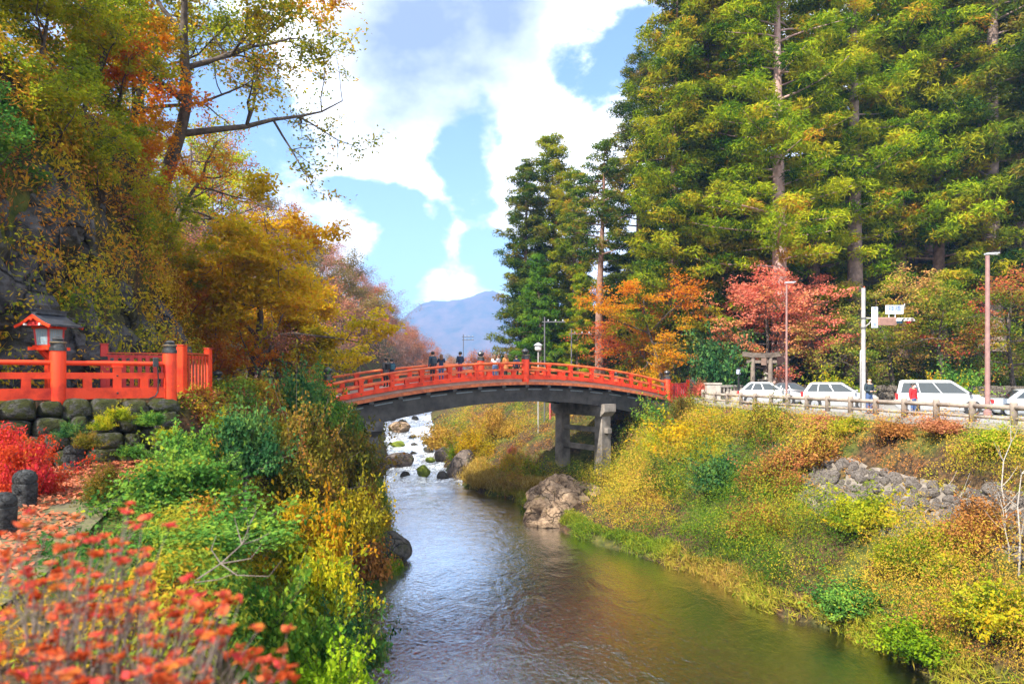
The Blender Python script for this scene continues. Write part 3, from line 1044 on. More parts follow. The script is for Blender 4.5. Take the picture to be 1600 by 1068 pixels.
# ------------------------------------------------------------------ red lantern
def build_lantern():
    base = Vector(PX(77, 620, 15.9)); base.z = 7.35
    R = empty('shrine_lantern', base, 0.0)
    R.rotation_euler.z = math.radians(-14)
    tag(R, 'red wooden post lantern with black gabled roof and pale blue lattice panes', 'lantern')
    black = pbr('lantern_roof', (.02, .022, .028), .4, .2, 10, .15, col2=(.05, .055, .07))
    def part(name, m, mat, par=R): return m.build(name, mat, par)
    m = MB(); m.cbox((0, 0, .58), (.15, .15, 1.16), .02); part('post', m, red)
    m = MB()
    for a in range(4):
        r = a * math.pi / 2
        m.beam((0.05 * math.cos(r), .05 * math.sin(r), 1.0), (.24 * math.cos(r), .24 * math.sin(r), 1.17), .08, .09)
    part('bracket', m, red)
    m = MB(); m.box((0, 0, 1.195), (.58, .58, .07)); part('tray', m, red)
    m = MB(); m.box((0, 0, 1.25), (.46, .46, .04)); part('sill', m, red)
    for sx in (-1, 1):
        for sy in (-1, 1):
            m = MB(); m.beam((sx * .175, sy * .175, 1.27), (sx * .2, sy * .2, 1.66), .045, .045); part('corner_post', m, red_deep)
    m = MB(); m.box((0, 0, 1.68), (.48, .48, .05)); part('lintel', m, red)
    pane = pbr('paper_pane', (.20, .36, .44), .5, .1, 12, .05, col2=(.28, .46, .53))
    frame = pbr('pale_lattice', (.34, .36, .36), .6, .1)
    for a in range(4):
        r = a * math.pi / 2
        Rm = Matrix.Rotation(r, 3, 'Z')
        def T(x, y, z): return Rm @ Vector((x, y, z))
        m = MB()
        vs = [T(-.155, -.182, 1.28), T(.155, -.182, 1.28), T(.178, -.204, 1.65), T(-.178, -.204, 1.65),
              T(-.155, -.172, 1.28), T(.155, -.172, 1.28), T(.178, -.194, 1.65), T(-.178, -.194, 1.65)]
        m.add(vs, [(0, 1, 2, 3), (7, 6, 5, 4), (0, 4, 5, 1), (1, 5, 6, 2), (2, 6, 7, 3), (3, 7, 4, 0)])
        p = part('pane', m, pane)
        for k in range(-3, 4):
            m = MB(); m.beam(T(k * .043, -.186, 1.285), T(k * .050, -.208, 1.645), .008, .008); part('lattice_bar', m, frame, p)
        for k in range(6):
            z = 1.30 + k * .066
            m = MB(); w = .155 + .023 * k / 6; y = -.186 - .02 * (k / 6)
            m.beam(T(-w, y, z), T(w, y, z), .008, .008); part('lattice_bar', m, frame, p)
    # roof: ridge runs front to back, curved eaves
    for sx in (-1, 1):
        m = MB(); rings = []
        for y in (-.42, .42):
            pr = [(0, 2.0), (.15, 1.90), (.32, 1.80), (.52, 1.735)]
            top = [(sx * x, y, z) for x, z in pr]
            bot = [(sx * x, y, z - .045) for x, z in reversed(pr)]
            rings.append(top + bot)
        m.loft(rings)
        part('roof', m, black)
    for y in (-.435, .435):
        for sx in (-1, 1):
            m = MB()
            for (x0, z0), (x1, z1) in (((0, 1.935), (.16, 1.835)), ((.16, 1.835), (.33, 1.745)), ((.33, 1.745), (.5, 1.685))):
                m.beam((sx * x0, y, z0), (sx * x1, y, z1), .03, .06)
            part('bargeboard', m, red)
        m = MB(); m.add([(-.2, y * .9, 1.71), (.2, y * .9, 1.71), (.16, y * .9, 1.79), (0, y * .9, 1.89), (-.16, y * .9, 1.79)] + [(-.2, y * .86, 1.71), (.2, y * .86, 1.71), (.16, y * .86, 1.79), (0, y * .86, 1.89), (-.16, y * .86, 1.79)],
                        [(0, 1, 2, 3, 4), (9, 8, 7, 6, 5)] + [(i, i + 5, (i + 1) % 5 + 5, (i + 1) % 5) for i in range(5)])
        part('gable', m, red_deep)
        m = MB(); m.tube([(0, y * 1.03, 1.86), (0, y * 1.09, 1.86)], .035, 10); part('gable_boss', m, red)
        for sx in (-1, 1):
            m = MB(); m.tube([(sx * .215, y * .9, 1.735), (sx * .215, y * 1.04, 1.735)], .028, 10); part('beam_end', m, pbr('white_paint', (.75, .72, .7), .5, .05))
    m = MB(); m.box((0, 0, 2.03), (.15, .78, .09)); m.box((0, 0, 2.085), (.19, .84, .025)); part('ridge', m, black)
build_lantern()

# ------------------------------------------------------------------ stones
def rock_mesh(name, seed, sub=3, amp=.35, mat=None, flat=1.0, facet=0.0, boxy=0.0):
    import bmesh
    bm = bmesh.new()
    bmesh.ops.create_icosphere(bm, subdivisions=sub, radius=1)
    p = np.array([v.co[:] for v in bm.verts])
    if boxy:
        p = np.sign(p) * np.abs(p) ** (1 - boxy)
        p = p / np.abs(p).max()
    n1 = fbm(p * 1.1 + seed * 7.1, 3, seed) - .5
    n2 = fbm(p * 3.2 + seed * 3.7, 3, seed + 50) - .5
    if facet:
        rng = np.random.default_rng(seed)
        for k in range(9):
            d = unit(rng.normal(0, 1, (1, 3)))[0]
            lim = rng.uniform(.55, .85)
            s = p @ d
            over = np.clip(s - lim, 0, None)
            p = p - over[:, None] * d * facet
    p = p * (1 + n1 * amp * 2 + n2 * amp * .5)[:, None]
    p[:, 2] *= flat
    for v, c in zip(bm.verts, p): v.co = c
    me = bpy.data.meshes.new(name)
    bm.to_mesh(me); bm.free()
    if mat: me.materials.append(mat)
    smooth_by_angle(me, 40)
    return me

def rock(name, label, loc, scale, seed, mat, rz=0., group=None, cat='rock', sub=4, amp=.3, facet=.8):
    o = link(name, rock_mesh(name, seed, sub, amp, mat, 1.0, facet), None, loc, (0, 0, rz), scale)
    tag(o, label, cat, group)
    return o

# boulders in the river and along it
def wz(y): return float(zwater(y))
def P2(px, py, D, dz=0.):
    p = PX(px, py, D); p.z += dz; return p
rock('boulder', 'large angular brown boulder beside the small falls under the bridge', (-3.9, 52.3, .95), (1.25, 1.2, 1.55), 11, rock_river, .5, amp=.22, facet=.9)
rock('boulder', 'broad mossy brown boulder in midstream above the falls', (-9.4, 56.5, .75), (1.35, 1.0, .85), 5, rock_river, .3)
rock('boulder', 'low mossy stone touching the broad midstream boulder', (-10.6, 55.6, .5), (.8, .6, .5), 6, rock_river, 1.0)
moss_m = pbr('moss', (.06, .1, .008), .95, .3, 6, .8, col2=(.22, .26, .02), bscale=22)
rock('boulder', 'bright green moss-covered stone at the lip of the falls', (-6.9, 52.6, .55), (.55, .5, .5), 8, moss_m, .2)
rock('boulder', 'small flat green stone upstream of the falls', (-6.9, 57.6, .85), (.45, .4, .3), 9, moss_m, .7)
rock('boulder', 'small dark green stone in the white water far upstream', (-11.0, 66, 1.3), (.7, .55, .45), 10, moss_m, .2)
rock('boulder', 'tawny mossy boulder alone far up the rapids', (-12.6, 76, 2.1), (1.3, .95, .75), 12, rock_warm, .2)
rock('boulder', 'dark wet rock in the middle of the little falls', (-5.2, 52.2, .2), (.55, .45, .5), 14, rock_dark, .2)
rock('boulder', 'small dark rock splitting the white water below the boulder', (-8.2, 52.6, .22), (.42, .35, .45), 15, rock_dark, .9)
rock('boulder', 'green mossy stone by the dark left pier', (-11.2, 57.5, .75), (.55, .5, .45), 16, moss_m, .4)
rock('boulder', 'brown stone at the edge of the tawny grass by the rapids', (-5.9, 58.6, 1.0), (.9, .7, .75), 17, rock_river, .4)
for k, (x, y, s, lab) in enumerate([(-9.5, 66.5, .3, 'small dark stone beside the small green stone in the rapids'), (-10.5, 72, .38, 'dark stone just below the tawny boulder in the rapids'), (-12.2, 63, .3, 'small dark stone near the left pier in the rapids'),
        (-8.4, 68, .32, 'small dark stone near the tawny bank in the upper rapids'), (-7.8, 63.5, .42, 'dark stone close to the brown stone at the tawny grass'), (-8.9, 62, .25, 'smallest dark stone in midstream above the broad boulder'),
        (-13.5, 84, .55, 'middle dark stone of the farthest three in the rapids'), (-15.2, 86, .6, 'leftmost dark stone of the farthest three in the rapids'), (-12.5, 88, .5, 'rightmost dark stone of the farthest three in the rapids')]):
    rock('rapids_stone', lab, (x, y, wz(y) + .1), (s * 1.3, s, s * .8), 30 + k, rock_dark, k * .7, 'small stones in the rapids', 'stone', 3)
rock('boulder', 'big dark mossy boulder at the left waterline below the bridge', PX(606, 862, 29.6), (1.02, .95, .92), 21, rock_dark, .3, amp=.25)
rock('boulder', 'dark squat rock under the orange bush at the left waterline', PX(570, 872, 28.4), (.8, .8, 1.1), 22, rock_dark, .9)
rock('boulder', 'dark ledge rock at the foot of the left bridge pier', (-7.3, 35.2, .5), (1.0, 1.2, 1.5), 24, rock_dark, .2)

# rocky knoll under the right pier: fractured blocks
def build_knoll():
    rng = np.random.default_rng(4)
    base = Vector((3.6, 46.0, 0))
    R = empty('rock_outcrop', base)
    tag(R, 'tan fractured rock outcrop under the right stone pier at the waterline', 'rock outcrop')
    meshes = [rock_mesh('rock_block', 60 + k, 4, .22, rock_warm, 1, .9, .35) for k in range(5)]
    spots = [(1.7, 38.8, .3, .9), (2.6, 38.9, .6, 1.0), (2.3, 40.2, .9, 1.1), (3.3, 38.8, .2, .9), (3.3, 40.4, 1.2, 1.1), (2.9, 42, 1.5, 1.2), (4.2, 40.0, .8, 1.0), (4.2, 41.5, 1.5, 1.0),
             (1.7, 40.6, .4, .9), (1.9, 42.2, .7, 1.1), (3.7, 43.4, 1.6, 1.1), (3.2, 44.6, 1.3, 1.1), (2.3, 44.2, .8, 1.0), (2.5, 39.4, .0, 1.1), (3.6, 39.2, -.2, 1.1),
             (3.0, 39.6, 1.1, .6), (3.7, 40.9, 1.7, .65), (2.7, 41.2, 1.4, .7), (4.1, 38.9, .1, .7), (4.9, 40.1, .4, .8), (2.1, 39.5, .9, .5), (4.6, 38.9, .5, .9), (5.3, 39.4, .7, .9), (5.2, 40.8, 1.3, .9), (1.2, 39.7, .1, .7), (3.4, 42.3, 2.0, .6), (2.5, 42.9, 1.5, .6)]
    for k, (x, y, z, s) in enumerate(spots):
        o = link('rock_block', meshes[k % 5], R, (x - base.x - .1 + (39 - y) * .12, y - base.y - 2.6, z - .25), tuple(rng.uniform(-.6, .6, 3) + np.array([0, 0, k])), (s * .85, s * .8, s * rng.uniform(.65, .9)))
build_knoll()

# stone wall below the left railing
def stone_pile(name, label, rows, mat, seed, cat='wall', scale=(1, 1, 1)):
    """rows: list of (origin, direction, length, z, height, depth)"""
    rng = np.random.default_rng(seed)
    o0 = rows[0][0]
    R = empty(name, o0); tag(R, label, cat)
    meshes = []
    for k in range(6):
        me = rock_mesh('stone', seed * 10 + k, 3, .09, mat, 1, .25, .62)
        meshes.append(me)
    back = MB()
    for (o, u, Ln, z, h, dep) in rows:
        t = rng.uniform(-.2, .1)
        n = Vector((u.y, -u.x, 0))
        while t < Ln:
            w = rng.uniform(.8, 1.7) * h * 1.15
            c = Vector(o) + u * (t + w / 2)
            c.z = z + h / 2
            c += n * rng.uniform(-.05, .05)
            hj = h * rng.uniform(.85, 1.2); c.z += rng.uniform(-.04, .04)
            st = link('stone', meshes[rng.integers(6)], R, c - Vector(o0), (rng.uniform(-.2, .2), rng.uniform(-.14, .14), math.atan2(u.y, u.x) + rng.choice([0, math.pi])), (w * .52, dep * rng.uniform(.8, 1.1), hj * .54))
            t += w * .98
    return R
wu = Vector((-(9.98 - 8.27), -(16.5 - 15), 0)).normalized()
wo = Vector((-8.1, 16.55, 7.3))
wn = Vector((-wu.y, wu.x, 0)); wn = wn if wn.y < 0 else -wn
stone_pile('stone_wall', 'old mossy stone retaining wall under the red railing', [(wo + wn * (.04 + .1 * k), wu, 5.6, 7.0 - .36 * k, .38, .34) for k in range(4)],
           rock_material('wall_stone', (.04, .042, .036), (.22, .21, .19), (.075, .085, .018), .40, 2.2), 7)
w2 = Vector((36 - 21.2, 43.9 - 49.6, 0)).normalized()
stone_pile('roadside_wall', 'long grey-brown stone retaining wall behind the road at the foot of the cedars',
           [(Vector((20.4, 49.9, 6.0)), w2, 17, 5.55 + .42 * k, .45, .35) for k in range(4)], rock_material('roadside_stone', (.09, .075, .06), (.3, .25, .2), (.12, .1, .04), .62, 1.6), 9)
# masonry revetment on the right bank
def build_revetment():
    rng = np.random.default_rng(12)
    mat = rock_material('revetment_stone', (.16, .13, .11), (.42, .37, .33), (.14, .13, .05), .62, 1.8)
    meshes = [rock_mesh('stone', 120 + k, 3, .14, mat, 1, .5, .4) for k in range(5)]
    base = Vector((14, 24, 4))
    R = empty('stone_revetment', base); tag(R, 'pale rubble stone revetment showing through the shrubs of the right bank', 'revetment')
    V = []
    nn = 8
    for i in range(24):
        y = 28.6 - i * .46
        for j in range(nn):
            t = .50 + j * .04
            x = np.interp(y, YR, XRs) + (np.interp(y, YF, XFs) - np.interp(y, YR, XRs)) * t
            V.append(Vector((x, y, hz(x, y) + .03)) - base)
    q = [(j * nn + k, j * nn + k + 1, (j + 1) * nn + k + 1, (j + 1) * nn + k) for j in range(23) for k in range(nn - 1)]
    link('mortar', quad_mesh('mortar', np.array([v[:] for v in V]), np.array(q), pbr('mortar', (.12, .1, .08), .95, .3, 3, .5, col2=(.22, .19, .16)), None, True), R)
    for i in range(36):
        for j in range(8):
            y = 28.4 - i * .29 + (.15 if j % 2 else 0) + rng.uniform(-.1, .1)
            t = .51 + j * .035 + rng.uniform(-.012, .012)
            if rng.random() < .07: continue
            xr = np.interp(y, YR, XRs); xf = np.interp(y, YF, XFs)
            x = xr + (xf - xr) * t
            z = hz(x, y) + .04
            s = rng.uniform(.13, .24)
            link('stone', meshes[rng.integers(5)], R, Vector((x, y, z)) - base, tuple(rng.uniform(-.7, .7, 3)), (s, s * rng.uniform(.8, 1.2), s * rng.uniform(.7, 1.0)))
build_revetment()

# stone bollards by the path
def build_bollards():
    mat = rock_material('bollard_stone', (.025, .027, .03), (.13, .135, .14), (.07, .075, .03), .58, 4)
    labs = ['stone bollard with rounded top farthest along the leaf-covered path', 'middle rounded stone bollard beside the leaf-covered path', 'tall dark rounded stone bollard nearest the red azalea sprays', 'stone bollard mostly cut off at the picture edge by the azalea']
    spots = [(115, 737, 14.0, .54, .19), (62, 763, 12.6, .5, .18), (39, 803, 10.3, .56, .165), (4, 850, 8.6, .5, .16)]
    for k, ((px, py, D, h, r), lab) in enumerate(zip(spots, labs)):
        p = PX(px, py, D); z = hz(p.x, p.y) + .03
        h2 = h
        R = empty('stone_bollard', (p.x, p.y, z)); tag(R, lab, 'bollard', 'stone bollards along the path')
        m = MB(); m.lathe([(r * .93, -.15), (r * .95, h2 * .3), (r, h2 * .62), (r, h2 * .66), (r * .9, h2 * .68), (r * .92, h2 * .7), (r * 1.0, h2 * .74), (r * .97, h2 * .86), (r * .8, h2 * .96), (r * .45, h2 * 1.03), (.005, h2 * 1.05)], n=18)
        o = m.build('stone_post', mat, R); smooth_by_angle(o.data, 50)
        m = MB(); m.tube([(0, -r * .93, h2 * .5), (0, -r * 1.08, h2 * .5)], .035, 8); m.build('chain_boss', mat, R)
build_bollards()
# ------------------------------------------------------------------ vegetation
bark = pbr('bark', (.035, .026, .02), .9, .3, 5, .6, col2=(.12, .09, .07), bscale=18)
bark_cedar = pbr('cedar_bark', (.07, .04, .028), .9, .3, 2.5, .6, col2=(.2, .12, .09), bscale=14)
bark_pale = pbr('pale_bark', (.26, .23, .2), .85, .2, 6, .3, col2=(.42, .38, .34))
twig_grey = pbr('grey_twig', (.2, .17, .15), .85, .2, 9, .2, col2=(.34, .3, .27))

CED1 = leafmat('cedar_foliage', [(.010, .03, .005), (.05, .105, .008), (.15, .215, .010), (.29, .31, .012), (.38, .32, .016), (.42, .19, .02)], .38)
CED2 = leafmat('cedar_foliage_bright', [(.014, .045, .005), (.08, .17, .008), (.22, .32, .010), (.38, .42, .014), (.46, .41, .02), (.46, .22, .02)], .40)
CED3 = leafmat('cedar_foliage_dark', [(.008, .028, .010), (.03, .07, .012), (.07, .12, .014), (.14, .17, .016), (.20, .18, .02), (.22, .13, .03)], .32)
L_YEL = leafmat('yellow_leaves', [(.16, .18, .010), (.38, .34, .012), (.60, .44, .014), (.66, .40, .014), (.62, .26, .018)], .56)
L_YGR = leafmat('yellow_green_leaves', [(.07, .14, .014), (.19, .27, .018), (.38, .43, .022), (.56, .50, .02), (.60, .33, .02)], .56)
L_ORG = leafmat('orange_leaves', [(.24, .2, .014), (.50, .30, .014), (.64, .28, .014), (.66, .19, .016), (.58, .11, .018)], .56)
L_MIX = leafmat('turning_leaves', [(.06, .12, .02), (.18, .23, .018), (.42, .36, .016), (.58, .32, .016), (.58, .17, .018)], .56)
L_RED = leafmat('red_maple_leaves', [(.60, .34, .10), (.72, .27, .13), (.76, .22, .15), (.72, .13, .09)], .45)
L_SAL = leafmat('salmon_maple_leaves', [(.09, .17, .02), (.18, .26, .025), (.34, .34, .04), (.58, .31, .10), (.64, .27, .11)], .45)
L_CRM = leafmat('crimson_maple_leaves', [(.08, .16, .02), (.18, .26, .025), (.32, .28, .03), (.55, .12, .06), (.60, .06, .07)], .45)
L_GRN = leafmat('green_leaves', [(.02, .075, .016), (.05, .15, .025), (.10, .24, .04), (.18, .32, .04), (.32, .36, .03)], .38)
L_GR2 = leafmat('blue_green_leaves', [(.014, .05, .018), (.03, .10, .035), (.06, .17, .05), (.12, .22, .05), (.24, .25, .03)], .35)
L_LIM = leafmat('lime_leaves', [(.07, .15, .01), (.16, .3, .012), (.28, .4, .015), (.38, .42, .02)], .4)
L_OLV = leafmat('olive_leaves', [(.035, .05, .01), (.09, .10, .014), (.17, .15, .018), (.25, .15, .025), (.28, .1, .03)], .35)
L_BRN = leafmat('russet_leaves', [(.10, .06, .02), (.24, .12, .03), (.38, .17, .04), (.44, .2, .06), (.42, .12, .05)], .35)
L_TAW = leafmat('tawny_grass', [(.24, .15, .03), (.42, .28, .05), (.55, .40, .09), (.62, .46, .14)], .35)
L_AZA = leafmat('azalea_leaves', [(.28, .03, .012), (.50, .045, .015), (.62, .10, .03), (.62, .03, .06), (.55, .17, .03)], .4)
L_MAUV = leafmat('bare_mauve_twigs', [(.14, .09, .075), (.24, .15, .12), (.34, .2, .15), (.36, .16, .12)], .25)
L_PINK = leafmat('pink_brown_leaves', [(.22, .12, .08), (.38, .19, .12), (.46, .18, .11), (.5, .15, .09)], .3)
L_FOLV = leafmat('far_olive_leaves', [(.09, .085, .03), (.17, .14, .04), (.26, .2, .05), (.32, .21, .06)], .3)
L_FORG = leafmat('far_orange_leaves', [(.24, .13, .04), (.40, .19, .05), (.48, .17, .05), (.46, .12, .05)], .3)
# mixed cover of the bank: tint runs through the kinds
L_BANK = leafmat('bank_growth', [(.05, .13, .014), (.15, .24, .018), (.34, .35, .022), (.50, .38, .035), (.52, .32, .05), (.50, .22, .06), (.40, .15, .06), (.50, .27, .16)], .40)
L_LEFT = leafmat('shade_growth', [(.025, .085, .02), (.06, .16, .03), (.12, .22, .03), (.22, .24, .022), (.36, .27, .02), (.38, .17, .025), (.28, .10, .03)], .38)
L_HILL = leafmat('hill_growth', [(.10, .17, .018), (.25, .28, .022), (.46, .40, .022), (.60, .38, .024), (.58, .24, .03), (.38, .15, .035), (.26, .12, .04)], .45)
L_FALL = leafmat('fallen_leaf', [(.14, .07, .035), (.34, .11, .05), (.46, .14, .07), (.5, .2, .12), (.42, .07, .04)], .15)

def cedar_meshes(seed, H, crown0, blen, nbr, r0, per=85, top_open=.55, pr=(.5, 1.0)):
    rng = np.random.default_rng(seed)
    wood = MB()
    nseg = 14
    tp, tr = [], []
    wx, wy = rng.uniform(-.25, .25, 2)
    for i in range(nseg + 1):
        t = i / nseg
        tp.append(Vector((wx * math.sin(t * 5), wy * math.sin(t * 4 + 1), H * t)))
        tr.append(max(.03, r0 * ((1 - t) ** .8) * (1 + .55 * max(0, 1 - t * 22))))
    wood.tube(tp, tr, 12, cap=False)
    P, O, T = [], [], []
    for k in range(nbr):
        u = ((k + rng.uniform(0, 1)) / nbr)
        z = H * (crown0 + (1 - crown0) * u)
        L = blen * ((1 - u) ** top_open) * rng.uniform(.55, 1.2) + .5
        az = k * 2.399 + rng.uniform(-.7, .7)
        d = np.array([math.cos(az), math.sin(az), 0])
        sd = np.array([-d[1], d[0], 0])
        i0 = min(nseg - 1, int(z / H * nseg))
        c0 = np.array(tp[i0]); c0[2] = z
        bend = rng.uniform(-.25, .25); dr = rng.uniform(.05, .4)
        pts = []
        for t in np.linspace(0, 1, 6):
            q = c0 + d * L * t + sd * bend * L * t * t
            q[2] += L * (.14 * t - dr * t * t + .22 * t ** 3)
            pts.append(q)
        rb = min(.13, .03 + L * .014)
        wood.tube(pts, [rb * (1 - .8 * t) for t in np.linspace(0, 1, 6)], 5, cap=False)
        npf = int(2 + L * 1.15)
        for j in range(npf):
            t = .28 + .74 * (j + rng.uniform(0, 1)) / npf
            ii = min(4, int(t * 5)); f = t * 5 - ii
            q = np.array(pts[ii]) * (1 - f) + np.array(pts[min(ii + 1, 5)]) * f
            q = q + sd * rng.uniform(-.75, .75) * (.35 + .2 * L * (1 - abs(t - .6)))
            q[2] += rng.uniform(-.1, .3)
            r = rng.uniform(*pr) * (.62 + .38 * min(1, L / 3.2))
            n = int(per * r * r * 1.25) + 10
            dd = rand_dirs(rng, n, .45)
            pos = q + dd * (r * rng.uniform(.45, 1.05, (n, 1))) * np.array([1.05, 1.05, .62])
            base = np.clip(rng.normal(.45, .2), .05, .8)
            if rng.random() < .07: base = rng.uniform(.75, .98)
            P.append(pos); O.append(dd); T.append(base + rng.normal(0, .10, n))
    # leader tuft
    n = 140
    dd = rand_dirs(rng, n, .6)
    P.append(np.array([tp[-1].x, tp[-1].y, H - .3]) + dd * rng.uniform(.2, .8, (n, 1))); O.append(dd); T.append(.4 + rng.normal(0, .1, n))
    P = np.concatenate(P); O = np.concatenate(O); T = np.concatenate(T)
    ax = O * np.array([1, 1, .6]) + np.array([0, 0, -.15]) + rng.normal(0, .3, O.shape)
    crown = leaf_mesh('crown', P, O, .46, .095, T, rng, CED1, .75, ax)
    trunk = wood.mesh('trunk', bark_cedar, smooth=True)
    return trunk, crown

def grow_meshes(seed, H, lean=(0, 0), r0=.2, forks=7, sub=5, twigs=4, ratio=(.62, .55, .5), leaf_n=9000, leaf=.14, cluster=.33, flat=.6, clear=.35, curl=.22, up=.06, spread=1.0, wide=.62):
    rng = np.random.default_rng(seed)
    wood = MB()
    anch, rnd = [], []
    sides = (9, 6, 5, 3)
    nsg = (9, 6, 5, 4)
    def branch(p, d, L, r, lev, tip):
        n = nsg[lev]
        pts, rad, dirs = [p], [r], [d]
        for i in range(n):
            d = d + rng.normal(0, curl * (.45 + .3 * lev), 3)
            d[2] += up * (1 if lev else 1.2)
            d = d / np.linalg.norm(d)
            p = p + d * L / n
            pts.append(p); rad.append(max(.006, r * (1 - (i + 1) / n * .82))); dirs.append(d)
        wood.tube(pts, rad, sides[lev], cap=False)
        if lev >= 2:
            for q in pts[2 if lev == 2 else 1:]:
                anch.append(q); rnd.append(tip)
        if lev < 3:
            cnt = (forks, sub, twigs)[lev]
            c0 = clear if lev == 0 else .25
            for k in range(cnt):
                t = c0 + (1 - c0) * (k + rng.uniform(.2, .9)) / cnt
                i = min(n, max(1, int(round(t * n))))
                dd = dirs[i]
                side = rng.normal(0, 1, 3)
                side -= dd * (side @ dd)
                side[2] *= .55
                side /= np.linalg.norm(side)
                nd = dd * (1 - wide) + side * wide * spread * 1.3
                nd /= np.linalg.norm(nd)
                branch(pts[i], nd, L * ratio[lev] * rng.uniform(.7, 1.2) * (1.15 - .45 * t), rad[i] * .62 + .004, lev + 1, tip if lev else rng.uniform(0, 1))
    d0 = np.array([lean[0], lean[1], 1.0]); d0 /= np.linalg.norm(d0)
    branch(np.array([0., 0., -.3]), d0, H * .72, r0, 0, .5)
    A = np.array(anch); Rr = np.array(rnd)
    idx = rng.integers(0, len(A), leaf_n)
    pos = A[idx] + rng.normal(0, cluster, (leaf_n, 3)) * np.array([1, 1, flat])
    out = np.tile([0, 0, 1.0], (leaf_n, 1))
    cl = fbm(pos * .8 + seed, 2, seed)
    tint = .15 + .7 * (.55 * Rr[idx] + .45 * np.clip((cl - .25) * 2, 0, 1)) + rng.normal(0, .13, leaf_n)
    crown = leaf_mesh('crown', pos, out, leaf, leaf * .62, tint, rng, L_YEL, .65)
    trunk = wood.mesh('trunk', bark, smooth=True)
    return trunk, crown

def set_mat(o, mat):
    o.material_slots[0].link = 'OBJECT'
    o.material_slots[0].material = mat

def plant(name, label, cat, meshes, loc, rz=0., scale=1.0, leaf=None, wood=None, group=None, sz=None, tilt=(0, 0), names=('trunk', 'crown')):
    R = empty(name, loc, rz)
    R.rotation_euler = (tilt[0], tilt[1], rz)
    R.scale = (scale, scale, sz if sz else scale)
    tag(R, label, cat, group)
    t = link(names[0], meshes[0], R)
    c = link(names[1], meshes[1], R)
    if leaf: set_mat(c, leaf)
    if wood: set_mat(t, wood)
    return R

def bush_meshes(seed, n, L, W, lobes=16, flat=.9, spread=.75, grass=False, sprigs=34, lr=(.22, .42)):
    rng = np.random.default_rng(seed)
    P, O, T = [], [], []
    wood = MB()
    for k in range(lobes):
        d = rand_dirs(rng, 1, .6)[0]
        d[2] = abs(d[2])
        c = d * rng.uniform(.25, .78)
        c[2] = max(.12, c[2] * flat)
        r = rng.uniform(*lr)
        m = int(n / lobes)
        dd = rand_dirs(rng, m, .25)
        pos = c + dd * (r * rng.uniform(.35, 1.12, (m, 1)))
        pos[:, 2] = np.abs(pos[:, 2])
        P.append(pos); O.append(dd * .95 + np.array([0, 0, .35])); T.append(rng.uniform(.15, .8) + rng.normal(0, .07, m))
        if k % 2 == 0:
            mid = c * .5 + rng.normal(0, .06, 3)
            wood.tube([(0.03 * d[0], .03 * d[1], -.1), mid, c, c + dd[0] * r * .8], [.022, .016, .01, .004], 4, cap=False)
    for k in range(sprigs):
        d = rand_dirs(rng, 1, .7)[0]; d[2] = abs(d[2]) + .1; d /= np.linalg.norm(d)
        m = int(n * .25 / sprigs) + 3
        rr = np.linspace(.45, rng.uniform(1.0, 1.38), m)[:, None]
        bend = rng.normal(0, .12, 3)
        pos = d * rr + bend * rr ** 2 + rng.normal(0, .05, (m, 3))
        pos[:, 2] = np.abs(pos[:, 2]) * flat
        P.append(pos); O.append(np.tile([0, 0, 1.0], (m, 1)) + rng.normal(0, .3, (m, 3))); T.append(rng.uniform(.1, .9) + rng.normal(0, .1, m))
        e = d * rr[-1, 0] + bend * rr[-1, 0] ** 2; e[2] = abs(e[2]) * flat
        wood.tube([d * .1, d * .6 + bend * .3, e], [.007, .005, .002], 4, cap=False)
    P = np.concatenate(P); O = np.concatenate(O); T = np.concatenate(T)
    ax = None
    if grass:
        ax = np.tile([0, 0, 1.0], (len(P), 1)) + rng.normal(0, .35, P.shape)
        O = rng.normal(0, 1, P.shape)
    return wood.mesh('stems', bark), leaf_mesh('foliage', P, O, L, W, T, rng, L_GRN, spread, ax)

BUSH = {
    'near': bush_meshes(1, 6000, .085, .055, 26),
    'near2': bush_meshes(2, 5200, .09, .06, 22),
    'mid': bush_meshes(3, 5200, .095, .05, 30),
    'mid2': bush_meshes(4, 4600, .10, .055, 26),
    'fine': bush_meshes(5, 7500, .06, .035, 32),
    'grass': bush_meshes(6, 2600, .5, .03, 18, grass=True),
    'azalea': bush_meshes(8, 9000, .055, .032, 55, .9, .75, False, 14, (.13, .27)),
    'sparse': bush_meshes(7, 1300, .12, .075, 16),
}
def bush(label, px, py_top, D, r, leaf, kind='mid', name='bush', h=None, y_stretch=1.0, group=None, cat='bush', rz=None, x=None, y=None, zbase=None):
    p = PX(px, py_top, D)
    if x is not None: p.x, p.y = x, y
    z = hz(p.x, p.y)
    hh = h if h is not None else max(.4, p.z - z)
    drop = 0.0
    if zbase is not None: z = zbase
    elif hh > 1.7 * r:
        drop = hh - 1.7 * r
        hh = 1.7 * r
    R = empty(name, (p.x, p.y, z - .05 + drop), rz if rz is not None else (px * 1.37 + D) % 6.28)
    tag(R, label, cat, group)
    R.scale = (r, r * y_stretch, hh / .98)
    s, f = BUSH[kind]
    link('stems', s, R)
    c = link('foliage', f, R); set_mat(c, leaf)
    if drop > .15:
        m = MB(); sc = hh / .98
        for k in range(3):
            m.tube([(.12 * math.cos(k * 2.1), .12 * math.sin(k * 2.1), -(drop + .2) / sc), (.05 * math.cos(k), .08 * math.sin(k), -.4 * drop / sc), (.1 * math.cos(k * 2.6), .1 * math.sin(k * 2.6), .2)], [.035 / r, .03 / r, .02 / r], 5, cap=False)
        m.build('lower_stems', twig_grey, R, smooth=True)
    return R

